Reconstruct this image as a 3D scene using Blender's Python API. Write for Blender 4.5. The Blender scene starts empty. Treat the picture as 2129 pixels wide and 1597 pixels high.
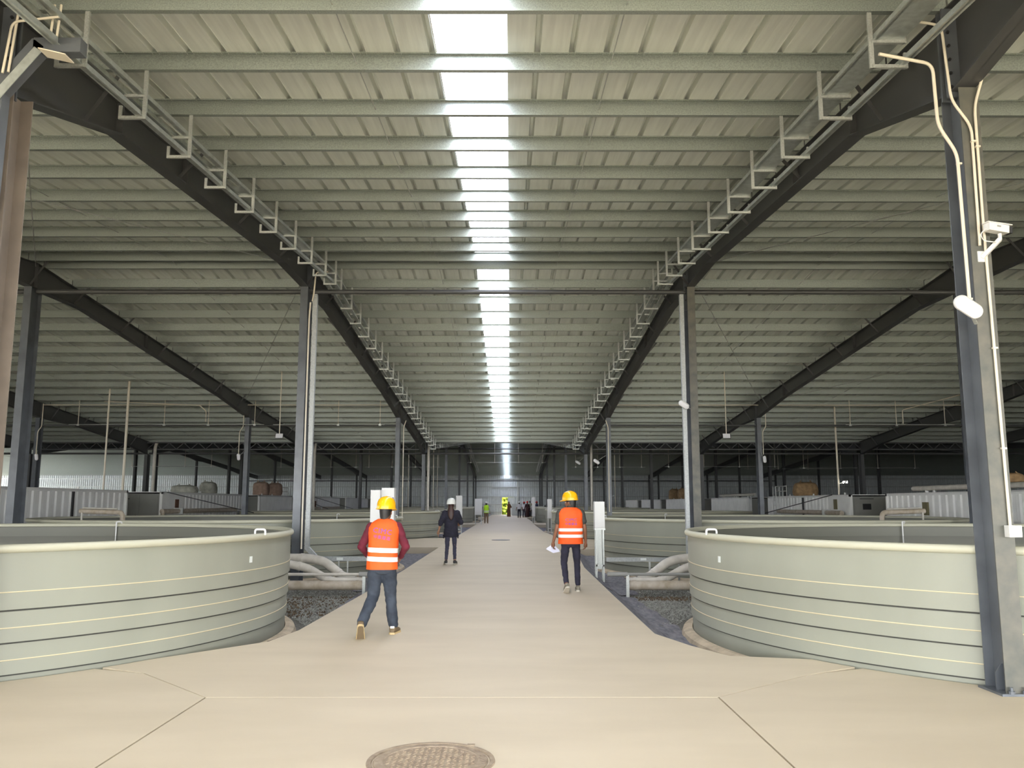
import bpy, bmesh, math, random
from mathutils import Vector, Matrix, noise
random.seed(7)
C = bpy.context.scene.collection
scene = bpy.context.scene
PI = math.pi
EYE = 1.62
TH = math.radians(8.07)

# ------------------------------------------------------------------ camera, sky, exposure
cam_d = bpy.data.cameras.new('camera')
cam_d.sensor_width = 36.0
cam_d.lens = 1750.0 / 2129.0 * 36.0
cam_d.clip_end = 500
cam = bpy.data.objects.new('camera', cam_d)
C.objects.link(cam)
cam.location = (0, 0, EYE)
cam.rotation_euler = (PI / 2 + TH, 0, math.radians(-0.147))
scene.camera = cam

world = bpy.data.worlds.new('overcast_sky')
scene.world = world
world.use_nodes = True
wn = world.node_tree.nodes
wn['Background'].inputs['Color'].default_value = (.97, .99, 1.0, 1)
wn['Background'].inputs['Strength'].default_value = 15.5

def portal(name, loc, rot, sx, sy):
    l = bpy.data.lights.new(name, 'AREA')
    l.shape = 'RECTANGLE'; l.size = sx; l.size_y = sy
    l.cycles.is_portal = True
    o = bpy.data.objects.new(name, l); C.objects.link(o)
    o.location = loc; o.rotation_euler = rot
portal('open_end_portal', (0, -9.3, 2.1), (PI / 2, 0, 0), 54, 4.2)
portal('side_opening_portal', (-76.3, 56, 2.8), (PI / 2, 0, -PI / 2), 130, 4.0)

vs = scene.view_settings
vs.view_transform = 'Standard'
vs.look = 'None'
vs.exposure = 0.24
vs.gamma = 1.0
vs.use_curve_mapping = False
scene.cycles.use_denoising = True
scene.cycles.sample_clamp_indirect = 8.0
scene.cycles.diffuse_bounces = 6
scene.cycles.max_bounces = 10
scene.cycles.caustics_reflective = False
scene.cycles.caustics_refractive = False

# ------------------------------------------------------------------ materials
def nt(m):
    m.use_nodes = True
    n = m.node_tree.nodes; l = m.node_tree.links
    return n, l, n['Principled BSDF']

def mat(name, col, rough=0.6, metal=0.0, var=0.0, vscale=3.0, var2=None, bump=0.0, bscale=40.0, stretch=(1, 1, 1), spec=0.5, detail=6):
    m = bpy.data.materials.new(name)
    n, l, p = nt(m)
    p.inputs['Base Color'].default_value = (*col, 1)
    p.inputs['Roughness'].default_value = rough
    p.inputs['Metallic'].default_value = metal
    p.inputs['Specular IOR Level'].default_value = spec
    if var or bump or var2:
        tc = n.new('ShaderNodeTexCoord'); mp = n.new('ShaderNodeMapping')
        mp.inputs['Scale'].default_value = stretch
        l.new(tc.outputs['Object'], mp.inputs['Vector'])
    if var or var2:
        nz = n.new('ShaderNodeTexNoise'); nz.inputs['Scale'].default_value = vscale; nz.inputs['Detail'].default_value = detail
        l.new(mp.outputs['Vector'], nz.inputs['Vector'])
        cr = n.new('ShaderNodeValToRGB')
        cr.color_ramp.elements[0].position = 0.33; cr.color_ramp.elements[1].position = 0.67
        a = var2 or tuple(c * (1 - var) for c in col)
        b = col if var2 else tuple(min(1, c * (1 + var)) for c in col)
        cr.color_ramp.elements[0].color = (*a, 1); cr.color_ramp.elements[1].color = (*b, 1)
        l.new(nz.outputs['Fac'], cr.inputs['Fac']); l.new(cr.outputs['Color'], p.inputs['Base Color'])
    if bump:
        nb = n.new('ShaderNodeTexNoise'); nb.inputs['Scale'].default_value = bscale; nb.inputs['Detail'].default_value = 4
        l.new(mp.outputs['Vector'], nb.inputs['Vector'])
        bp = n.new('ShaderNodeBump'); bp.inputs['Strength'].default_value = bump; bp.inputs['Distance'].default_value = 0.02
        l.new(nb.outputs['Fac'], bp.inputs['Height']); l.new(bp.outputs['Normal'], p.inputs['Normal'])
    return m

M = {}
M['steel'] = mat('dark_painted_steel', (.112, .123, .138), .36, .1, var=.2, vscale=2.5)
M['steel_far'] = mat('dark_painted_steel_far', (.075, .077, .078), .45, .1)
M['steel_worn'] = mat('dusty_dark_steel', (.13, .122, .10), .5, .0, var2=(.075, .08, .07), vscale=6)
M['galv'] = mat('galvanised_steel', (.54, .56, .54), .42, .55, var=.12, vscale=60, detail=3)
M['galv_dull'] = mat('dull_galvanised_steel', (.40, .42, .42), .55, .3, var=.12, vscale=30)
M['steel_brown'] = mat('brownish_lit_steel', (.21, .175, .145), .5, 0, var=.15, vscale=3)  # brighter brown puts the light on the cropped left column into its colour
M['galv_tray'] = mat('galvanised_tray', (.50, .54, .52), .38, .55, var=.12, vscale=14)
M['purlin'] = mat('galvanised_purlin', (.34, .375, .345), .46, .5, var=.16, vscale=70, detail=3)
M['sheet'] = mat('roof_sheet_metal', (.80, .83, .775), .36, .12, var=.07, vscale=2.5, stretch=(6, .35, 1), bump=.12, bscale=6)
M['wallsheet'] = mat('wall_sheet_metal', (.76, .80, .80), .5, .1, var=.06, vscale=3)
M['concrete'] = mat('power_floated_concrete', (.66, .57, .43), .62, 0, var2=(.60, .515, .385), vscale=.9, stretch=(.6, 1.5, 1), bump=.06, bscale=14, spec=.3, detail=10)
M['concrete_edge'] = mat('rough_concrete', (.52, .43, .31), .9, 0, var=.2, vscale=5, bump=.4, bscale=25)
M['ground'] = mat('dark_gravel_bed', (.27, .26, .23), .95, 0, var2=(.10, .097, .085), vscale=28, bump=1.0, bscale=50, spec=.1)
M['stone'] = mat('grey_crushed_stone', (.46, .46, .42), .9, 0, var2=(.20, .20, .18), vscale=18, spec=.2)
M['dirt'] = mat('brown_dirt', (.20, .145, .09), .95, 0, var2=(.09, .065, .045), vscale=12, bump=.8, bscale=40)
M['fabric'] = mat('grey_geotextile', (.27, .26, .275), .85, 0, var2=(.15, .148, .17), vscale=5, stretch=(3, .8, 1), bump=.6, bscale=8, spec=.2)
M['tank'] = mat('sage_grey_liner', (.295, .302, .25), .42, 0, var=.05, vscale=1.2, stretch=(1, 1, .4), spec=.4)
M['liner'] = mat('dark_inner_liner', (.165, .165, .135), .5, 0)
M['rim'] = mat('cream_rim_tube', (.50, .49, .38), .45, 0)
M['bead'] = mat('cream_seam_bead', (.62, .54, .36), .5, 0)
M['lap_shade'] = mat('dark_lap_shade', (.05, .05, .045), .8, 0)  # near-black colour for the shade line under each tank wall lap
M['water'] = mat('still_murky_water', (.075, .068, .04), .08, 0, spec=.5)
M['pvc'] = mat('white_pvc', (.60, .565, .50), .4, 0, var=.10, vscale=6)
M['pvc_dirty'] = mat('dirty_white_pvc', (.56, .50, .42), .55, 0, var2=(.40, .33, .24), vscale=6)
M['conduit'] = mat('cream_conduit', (.72, .66, .54), .45, 0)
M['greypipe'] = mat('grey_pipe', (.30, .30, .28), .5, 0)
M['white'] = mat('white_enamel', (.72, .72, .70), .4, 0)
M['lamp'] = mat('white_lamp_diffuser', (.80, .80, .84), .3, 0)
M['black'] = mat('black_plastic', (.02, .02, .022), .5, 0)
M['contw'] = mat('white_container_paint', (.86, .86, .83), .5, 0, var=.05, vscale=1.5)
M['contg'] = mat('grey_container_paint', (.27, .27, .245), .5, 0, var=.08, vscale=1.5)
M['rust'] = mat('rust_brown', (.13, .06, .035), .8, 0)
M['olive'] = mat('olive_vent', (.16, .14, .07), .6, 0)
M['bag'] = mat('brown_bulk_bag', (.34, .22, .11), .85, 0, var=.25, vscale=6, bump=.5, bscale=12)
M['bagw'] = mat('pale_bulk_bag', (.40, .40, .34), .85, 0, var=.2, vscale=6, bump=.5, bscale=12)
M['bagp'] = mat('pinkish_bulk_bag', (.36, .25, .19), .85, 0, var=.2, vscale=6, bump=.5, bscale=12)
M['manhole'] = mat('dusty_cast_cover', (.40, .32, .23), .8, 0, var2=(.27, .205, .15), vscale=14, bump=.5, bscale=40)
M['blocks'] = mat('pale_foam_blocks', (.55, .58, .57), .8, 0)
M['hedge'] = mat('yellow_green_leaves', (.20, .20, .012), .8, 0, var2=(.07, .12, .008), vscale=1.5)  # yellow-green leaf colour mottled with darker green
M['grassy'] = mat('grass_ground', (.22, .26, .08), .9, 0, var=.3, vscale=1)
M['yard'] = mat('pale_concrete_yard', (.52, .45, .34), .9, 0, var=.1, vscale=1)
M['skin'] = mat('brown_skin', (.23, .10, .055), .5, 0)
M['skinl'] = mat('light_brown_skin', (.36, .19, .12), .5, 0)
M['hair'] = mat('black_hair', (.012, .01, .009), .5, 0)
M['hairb'] = mat('dark_brown_hair', (.045, .02, .015), .45, 0, var=.3, vscale=40, stretch=(3, 3, .3))
M['vest'] = mat('orange_high_visibility_mesh', (.93, .105, .008), .7, 0, var=.10, vscale=7, bump=.25, bscale=10)
M['vesty'] = mat('lime_high_visibility_cloth', (.48, .86, .02), .7, 0)
M['reflect'] = mat('silver_reflective_tape', (.90, .88, .86), .4, 0, var=.05, vscale=20)
M['print'] = mat('purple_blue_print', (.17, .07, .40), .7, 0)
M['maroon'] = mat('maroon_knit', (.115, .008, .022), .85, 0, var=.2, vscale=8)
M['tee'] = mat('charcoal_tee', (.055, .052, .045), .85, 0)
M['jeans'] = mat('faded_blue_denim', (.048, .060, .082), .85, 0, var2=(.020, .026, .040), vscale=6, bump=.4, bscale=16)
M['navy'] = mat('navy_cotton', (.026, .024, .045), .85, 0, var=.25, vscale=8, bump=.3, bscale=14)
M['navyj'] = mat('slate_blue_jeans', (.05, .05, .085), .85, 0, var=.2, vscale=8)
M['blackc'] = mat('near_black_cotton', (.016, .015, .028), .85, 0, var=.3, vscale=6, bump=.2, bscale=14)
M['khaki'] = mat('khaki_cotton', (.19, .125, .075), .85, 0)
M['shoe'] = mat('brown_suede', (.16, .115, .065), .85, 0)
M['shoeg'] = mat('grey_sneaker', (.34, .31, .24), .7, 0, var2=(.14, .12, .09), vscale=25)
M['sole'] = mat('tan_rubber_sole', (.50, .38, .20), .7, 0)
M['solew'] = mat('white_rubber_sole', (.62, .58, .50), .6, 0)
M['helmy'] = mat('yellow_hard_hat', (.90, .46, .008), .25, 0)
M['helmw'] = mat('white_hard_hat', (.74, .75, .70), .3, 0)
M['helmr'] = mat('red_hard_hat', (.50, .02, .015), .3, 0)
M['robeb'] = mat('brown_robe', (.16, .065, .03), .85, 0)
M['robed'] = mat('dark_plum_robe', (.045, .018, .02), .85, 0)
M['whitec'] = mat('white_cotton', (.66, .66, .68), .85, 0)
M['pale'] = mat('pale_green_shirt', (.45, .48, .36), .85, 0)
M['blues'] = mat('denim_blue_shirt', (.10, .11, .20), .85, 0)
M['sky'] = mat('light_blue_shirt', (.25, .50, .62), .85, 0)
M['paper'] = mat('white_paper', (.70, .70, .85), .7, 0)
M['sticker'] = mat('white_sticker', (.72, .76, .74), .5, 0)
M['bluemark'] = mat('blue_mark', (.08, .10, .25), .5, 0)

# translucent roof panel: mostly clear corrugated fibreglass, lit by the sky behind it
m = bpy.data.materials.new('translucent_roof_panel'); m.use_nodes = True
n = m.node_tree.nodes; l = m.node_tree.links
n.remove(n['Principled BSDF'])
tr = n.new('ShaderNodeBsdfTransparent'); tr.inputs['Color'].default_value = (.70, .71, .77, 1)
tl = n.new('ShaderNodeBsdfTranslucent'); tl.inputs['Color'].default_value = (.85, .88, 1, 1)
mx = n.new('ShaderNodeMixShader'); mx.inputs['Fac'].default_value = .3
l.new(tr.outputs[0], mx.inputs[1]); l.new(tl.outputs[0], mx.inputs[2]); l.new(mx.outputs[0], n['Material Output'].inputs[0])
M['skylight'] = m
m = bpy.data.materials.new('lit_floodlight'); m.use_nodes = True
n = m.node_tree.nodes; l = m.node_tree.links
em = n.new('ShaderNodeEmission'); em.inputs['Color'].default_value = (1, .93, .8, 1); em.inputs['Strength'].default_value = 40
l.new(em.outputs[0], n['Material Output'].inputs[0])
M['glow'] = m

# ------------------------------------------------------------------ mesh helpers
WL = {}
def wloc(o):
    return WL.get(o.name, Vector((0, 0, 0))) if o else Vector((0, 0, 0))

def link_mesh(name, me, parent=None, loc=None):
    o = bpy.data.objects.new(name, me); C.objects.link(o)
    if parent:
        o.parent = parent; WL[o.name] = wloc(parent)
    else:
        o.location = loc or (0, 0, 0); WL[o.name] = Vector(loc or (0, 0, 0))
    return o

def tag(o, label=None, cat=None, group=None, kind=None):
    if label: o['label'] = label
    if cat: o['category'] = cat
    if group: o['group'] = group
    if kind: o['kind'] = kind
    return o

def thing(name, loc, label=None, cat=None, group=None, kind=None):
    o = bpy.data.objects.new(name, None); C.objects.link(o)
    o.location = loc; o.empty_display_size = .2
    WL[o.name] = Vector(loc)
    return tag(o, label, cat, group, kind)

class MB:
    def __init__(s): s.v = []; s.f = []
    def add(s, vs, fs):
        b = len(s.v); s.v += [tuple(v) for v in vs]; s.f += [[i + b for i in f] for f in fs]; return s
    def box(s, x0, x1, y0, y1, z0, z1):
        if x0 > x1: x0, x1 = x1, x0
        if y0 > y1: y0, y1 = y1, y0
        if z0 > z1: z0, z1 = z1, z0
        return s.add([(x0, y0, z0), (x1, y0, z0), (x1, y1, z0), (x0, y1, z0), (x0, y0, z1), (x1, y0, z1), (x1, y1, z1), (x0, y1, z1)],
                     [(0, 3, 2, 1), (4, 5, 6, 7), (0, 1, 5, 4), (1, 2, 6, 5), (2, 3, 7, 6), (3, 0, 4, 7)])
    def bar(s, a, b, w, h, up=(0, 0, 1)):
        a = Vector(a); b = Vector(b); d = (b - a).normalized(); u = Vector(up)
        r = d.cross(u)
        if r.length < 1e-4: r = d.cross(Vector((1, 0, 0)))
        r.normalize(); u = r.cross(d).normalized()
        q = []
        for p in (a, b):
            for sx, sz in ((-1, -1), (1, -1), (1, 1), (-1, 1)): q.append(p + r * (sx * w / 2) + u * (sz * h / 2))
        return s.add(q, [(3, 2, 1, 0), (4, 5, 6, 7), (0, 1, 5, 4), (1, 2, 6, 5), (2, 3, 7, 6), (3, 0, 4, 7)])
    def tube(s, pts, r, n=10, cap=True):
        pts = [Vector(p) for p in pts]
        rs = r if isinstance(r, (list, tuple)) else [r] * len(pts)
        prev = None; rings = []
        for i, p in enumerate(pts):
            d = (pts[min(i + 1, len(pts) - 1)] - pts[max(i - 1, 0)]).normalized()
            if prev is None:
                u = d.orthogonal().normalized()
            else:
                u = (prev - d * prev.dot(d)).normalized()
            prev = u; w = d.cross(u)
            rings.append([p + (u * math.cos(2 * PI * k / n) + w * math.sin(2 * PI * k / n)) * rs[i] for k in range(n)])
        b = len(s.v)
        for rg in rings: s.v += [tuple(x) for x in rg]
        for i in range(len(pts) - 1):
            for k in range(n):
                k2 = (k + 1) % n
                s.f.append([b + i * n + k, b + i * n + k2, b + (i + 1) * n + k2, b + (i + 1) * n + k])
        if cap:
            s.f.append([b + k for k in range(n)][::-1]); s.f.append([b + (len(pts) - 1) * n + k for k in range(n)])
        return s
    def lathe(s, prof, cx, cy, n=48, close=False, a0=0, a1=2 * PI):
        full = abs(a1 - a0 - 2 * PI) < 1e-6
        m_ = n if full else n + 1
        b = len(s.v)
        for k in range(m_):
            a = a0 + (a1 - a0) * k / n
            for r, z in prof: s.v.append((cx + r * math.cos(a), cy + r * math.sin(a), z))
        np_ = len(prof)
        for k in range(n):
            k2 = (k + 1) % m_
            for j in range(np_ - 1 if not close else np_):
                j2 = (j + 1) % np_
                s.f.append([b + k * np_ + j, b + k2 * np_ + j, b + k2 * np_ + j2, b + k * np_ + j2])
        return s
    def prism(s, poly, x0, x1, axis='x'):
        """poly in the two other axes, extruded along axis"""
        n = len(poly)
        def P(t, p):
            return (t, p[0], p[1]) if axis == 'x' else ((p[0], t, p[1]) if axis == 'y' else (p[0], p[1], t))
        vs = [P(x0, p) for p in poly] + [P(x1, p) for p in poly]
        fs = [list(range(n))[::-1], [n + i for i in range(n)]]
        for i in range(n): fs.append([i, (i + 1) % n, n + (i + 1) % n, n + i])
        return s.add(vs, fs)
    def ell(s, c, r, n=12, m_=8):
        vs = []; fs = []
        for i in range(m_ + 1):
            ph = PI * i / m_
            for k in range(n):
                a = 2 * PI * k / n
                vs.append((c[0] + r[0] * math.sin(ph) * math.cos(a), c[1] + r[1] * math.sin(ph) * math.sin(a), c[2] + r[2] * math.cos(ph)))
        for i in range(m_):
            for k in range(n):
                k2 = (k + 1) % n
                fs.append([i * n + k, (i + 1) * n + k, (i + 1) * n + k2, i * n + k2])
        return s.add(vs, fs)
    def loft(s, rings, n=28, cap0=True, cap1=True, ex=2.0):
        """rings: (x,y,z,rx,ry)"""
        b = len(s.v)
        for (x, y, z, rx, ry) in rings:
            for k in range(n):
                a = 2 * PI * k / n; c_, s_ = math.cos(a), math.sin(a)
                s.v.append((x + rx * math.copysign(abs(c_) ** (2 / ex), c_), y + ry * math.copysign(abs(s_) ** (2 / ex), s_), z))
        for i in range(len(rings) - 1):
            for k in range(n):
                k2 = (k + 1) % n
                s.f.append([b + i * n + k, b + i * n + k2, b + (i + 1) * n + k2, b + (i + 1) * n + k])
        if cap0: s.f.append([b + k for k in range(n)][::-1])
        if cap1: s.f.append([b + (len(rings) - 1) * n + k for k in range(n)])
        return s
    def mesh(s, name, m_, off=Vector((0, 0, 0)), smooth=False, fix=True):
        me = bpy.data.meshes.new(name)
        me.from_pydata([(v[0] - off[0], v[1] - off[1], v[2] - off[2]) for v in s.v], [], s.f)
        me.materials.append(M[m_])
        if fix:
            bm = bmesh.new(); bm.from_mesh(me)
            bmesh.ops.remove_doubles(bm, verts=bm.verts, dist=1e-5)
            bmesh.ops.recalc_face_normals(bm, faces=bm.faces)
            bm.to_mesh(me); bm.free()
        if smooth:
            me.shade_smooth()
            if smooth != 'all':
                me.set_sharp_from_angle(angle=math.radians(smooth if isinstance(smooth, (int, float)) and smooth > 1 else 40))
        return me
    def build(s, name, m_, parent=None, loc=None, smooth=False, fix=True):
        off = wloc(parent) if parent else Vector(loc or (0, 0, 0))
        return link_mesh(name, s.mesh(name, m_, off, smooth, fix), parent, loc)

def arc_pts(pts, rad=.08, n=5):
    """round the corners of a polyline"""
    pts = [Vector(p) for p in pts]; out = [pts[0]]
    for i in range(1, len(pts) - 1):
        a = (pts[i - 1] - pts[i]); b = (pts[i + 1] - pts[i])
        r = min(rad, a.length * .45, b.length * .45)
        p0 = pts[i] + a.normalized() * r; p1 = pts[i] + b.normalized() * r
        for k in range(n + 1):
            t = k / n
            out.append(p0 * (1 - t) ** 2 + pts[i] * 2 * t * (1 - t) + p1 * t * t)
    out.append(pts[-1]); return out

def copy_part(src, parent, dloc=(0, 0, 0)):
    c = src.copy(); C.objects.link(c); c.parent = parent
    c.location = src.location + Vector(dloc)
    return c

def copy_tree(root, loc, parent=None):
    r = root.copy(); C.objects.link(r)
    if parent: r.parent = parent
    else: r.location = loc
    WL[r.name] = Vector(loc)
    for ch in CH.get(root.name, []):
        c = ch.copy(); C.objects.link(c); c.parent = r
        for g in CH.get(ch.name, []):
            d = g.copy(); C.objects.link(d); d.parent = c
    return r
CH = {}
def note_children(root, kids):
    CH[root.name] = list(kids)

# ------------------------------------------------------------------ the building's lines
RIDGE, EAVE, RIDGE2, END = 19.75, 48.0, 85.0, 122.0
def zr(Y):
    """underside of the purlins"""
    if Y <= RIDGE: return 5.77 + .08 * Y
    if Y <= EAVE + .3: return 5.77 + .08 * (2 * RIDGE - Y)
    if Y <= RIDGE2: return 5.13 + (Y - 48.6) * .0775
    return 7.95 - (Y - RIDGE2) * .065
XL, XR = -4.89, 4.31
FRAMES = [-36.3, -27.2, -20.6, -11.46, XL, XR, 10.88, 20.0, 26.6, 35.8]
PH = .22
SKY0, SKY1 = -.83, -.03

# ------------------------------------------------------------------ ceiling
ceil = thing('ceiling', (0, 0, 0), kind='structure')
def rib_profile(x0, n, pitch=.395, lap=True):
    pts = []
    for i in range(n):
        x = x0 + i * pitch
        pts += [(x, 0), (x + .30, 0), (x + .302, -.006), (x + .306, 0), (x + .322, .075), (x + .358, .075), (x + .374, 0), (x + .378, -.006), (x + .382, 0)]
    pts.append((x0 + n * pitch, 0))
    return pts
def sheet_mesh(name, m_, Y0, Y1, n, pitch=.395, X0=0.0, simple=False, nseg=1):
    mb = MB()
    pr = rib_profile(X0, n, pitch)
    if simple:
        pr = []
        for i in range(n):
            x = X0 + i * pitch
            pr += [(x, 0), (x + .30 * pitch / .395, 0), (x + .33 * pitch / .395, .05), (x + .36 * pitch / .395, .05)]
        pr.append((X0 + n * pitch, 0))
    k = len(pr)
    ys = [Y0 + (Y1 - Y0) * j / nseg for j in range(nseg + 1)]
    vs = [(x, y, zr_s(y, Y0, Y1) + PH + z) for y in ys for x, z in pr]
    vs2 = [(x, y, z + .004) for x, y, z in vs]
    fs = []
    for j in range(nseg):
        for i in range(k - 1):
            a = j * k + i
            fs.append((a, a + 1, a + k + 1, a + k))
    mb.add(vs, fs); mb.add(vs2, [f[::-1] for f in fs])
    return mb.mesh(name, m_, fix=False)
def zr_s(y, Y0, Y1):
    z0 = zr(Y0 + .001); z1 = zr(Y1 - .001)
    return z0 + (z1 - z0) * (y - Y0) / (Y1 - Y0)
SLOPES = [(-9.4, RIDGE), (RIDGE, 48.25), (48.65, RIDGE2), (RIDGE2, END)]
# single roof sheets over the bays in view (each two ribs wide), the outer roof joined
for si, (Y0, Y1) in enumerate(SLOPES[:2]):
    me = sheet_mesh('roof_sheet', 'sheet', Y0, Y1, 2)
    for k in range(24):
        for side in (-1, 1):
            o = link_mesh('roof_sheet', me, ceil)
            o.location.x = SKY1 + k * .79 if side > 0 else SKY0 - (k + 1) * .79
xin = 24 * .79
for si, (Y0, Y1) in enumerate(SLOPES[:2]):
    for (a, b) in ((SKY1 + xin, 76), (-76, SKY0 - xin)):
        nn = int((b - a) / .395)
        o = link_mesh('roof_sheeting', sheet_mesh('roof_sheeting', 'sheet', Y0, Y1, nn, (b - a) / nn, a, True), ceil); o['kind'] = 'stuff'
STRIPS2 = [(SKY0, SKY1)]
for si, (Y0, Y1) in enumerate(SLOPES[2:]):
    xs = [-76.0] + [v for s_ in STRIPS2 for v in s_] + [76]
    for a, b in zip(xs[0::2], xs[1::2]):
        nn = max(1, int((b - a) / .42))
        o = link_mesh('roof_sheeting', sheet_mesh('roof_sheeting', 'sheet', Y0, Y1, nn, (b - a) / nn, a, True), ceil); o['kind'] = 'stuff'
    for a, b in STRIPS2:
        o = link_mesh('skylight_panel', sheet_mesh('skylight_panel', 'skylight', Y0, Y1, 2, (b - a) / 2, a, True), ceil)
        tilt = math.atan((zr(Y1 - .01) - zr(Y0 + .01)) / (Y1 - Y0))
        portal('skylight_portal', ((a + b) / 2, (Y0 + Y1) / 2, (zr(Y0 + .01) + zr(Y1 - .01)) / 2 + .32), (tilt, 0, 0), b - a, Y1 - Y0)
# corrugated translucent strip of the first roof, in lapped lengths
for si, (Y0, Y1) in enumerate(SLOPES[:2]):
    nseg = 6
    for j in range(nseg):
        ya = Y0 + (Y1 - Y0) * j / nseg; yb = Y0 + (Y1 - Y0) * (j + 1) / nseg + (.25 if j < nseg - 1 else 0)
        mb = MB(); w = (SKY1 - SKY0); pr = []
        for q in range(21):
            x = SKY0 + w * q / 20
            z = .008 * math.cos(q * PI) + (.06 if q in (10,) else 0) + .006 * (j % 2)
            pr.append((x, z))
        k = len(pr)
        vs = [(x, y, zr_s(y, Y0, Y1) + PH + .01 + z) for y in (ya, yb) for x, z in pr]
        mb.add(vs, [(i, i + 1, k + i + 1, k + i) for i in range(k - 1)])
        mb.build('skylight_panel', 'skylight', ceil, fix=False)
    tilt = math.atan((zr(Y1 - .01) - zr(Y0 + .01)) / (Y1 - Y0))
    portal('skylight_portal', ((SKY0 + SKY1) / 2, (Y0 + Y1) / 2, (zr(Y0 + .01) + zr(Y1 - .01)) / 2 + .34), (tilt, 0, 0), .8, Y1 - Y0)
# ridge caps and valley gutter
for yy in (RIDGE, RIDGE2):
    z = zr(yy) + PH
    MB().prism([(yy - .35, z + .02), (yy, z + .09), (yy + .35, z + .02), (yy + .35, z + .03), (yy, z + .11), (yy - .35, z + .03)], -76, 76).build('ridge_cap', 'sheet', ceil)
z = zr(47.9)
MB().prism([(47.95, z + .22), (47.95, z - .02), (48.9, z - .02), (48.9, z + .22), (48.87, z + .22), (48.87, z + .01), (47.98, z + .01), (47.98, z + .22)], -76, 76).build('valley_gutter', 'purlin', ceil)

# C purlins: a row of five members in view per line, the outer ones joined
def purlin_mb(mb, x0, x1, Y, z, h=PH, b=.065, t=.005, lip=.02):
    p = [(Y, z), (Y, z + h), (Y - b, z + h), (Y - b, z + h - lip), (Y - b + t, z + h - lip), (Y - b + t, z + h - t), (Y - t, z + h - t),
         (Y - t, z + t), (Y - b + t, z + t), (Y - b + t, z + lip), (Y - b, z + lip), (Y - b, z)]
    return mb.prism(p, x0, x1)
rows1 = [7.69 + 1.335 * k for k in range(-1, 9)] + [19.45, 20.12] + [21.5 + 1.338 * k for k in range(20)]
rows0 = [7.69 - 1.335 * k for k in range(2, 13)]
SEG = [(-20.6, -11.46), (-11.46, XL), (XL, XR), (XR, 10.88), (10.88, 20.0)]
for Y in rows1:
    z = zr(Y)
    for (a, b) in SEG:
        purlin_mb(MB(), a + .01, b - .01, Y, z).build('purlin', 'purlin', ceil, fix=False)
    o = purlin_mb(purlin_mb(MB(), -50, -20.62, Y, z), 20.02, 50, Y, z).build('outer_purlins', 'purlin', ceil, fix=False); o['kind'] = 'stuff'
mb = MB()
for Y in rows0: purlin_mb(mb, -50, 50, Y, zr(Y))
o = mb.build('purlins_over_entrance', 'purlin', ceil, fix=False); o['kind'] = 'stuff'
mb = MB()
Y = 50.0
while Y < END:
    purlin_mb(mb, -76, 76, Y, zr(Y)); Y += 1.4
o = mb.build('far_purlins', 'purlin', ceil, fix=False); o['kind'] = 'stuff'
# sag rods and cross bracing
for x in (-1.75, 1.15, -8.2, 7.6, -14.5, -17.6, 14, 17):
    MB().tube([(x, 0, zr(0) + .1), (x, RIDGE, zr(RIDGE) + .1), (x, 47.5, zr(47.5) + .1)], .007, 5).build('sag_rod', 'galv', ceil)
for (xa, ya, xb, yb) in ((-11.3, 8, XL - .1, 19.5), (-11.3, 19.5, XL - .1, 8), (XR + .1, 8, 10.8, 19.5), (10.8, 8, XR + .1, 19.5),
                         (-20.5, 20, -11.5, 36), (-11.5, 20, -20.5, 36), (11, 20, 19.9, 36), (19.9, 20, 11, 36),
                         (XL - .1, 20, -11.4, 36), (XR + .1, 20, 10.8, 36)):
    MB().tube([(xa, ya, zr(ya) - .12), (xb, yb, zr(yb) - .12)], .010, 6).build('bracing_rod', 'galv', ceil)
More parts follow.
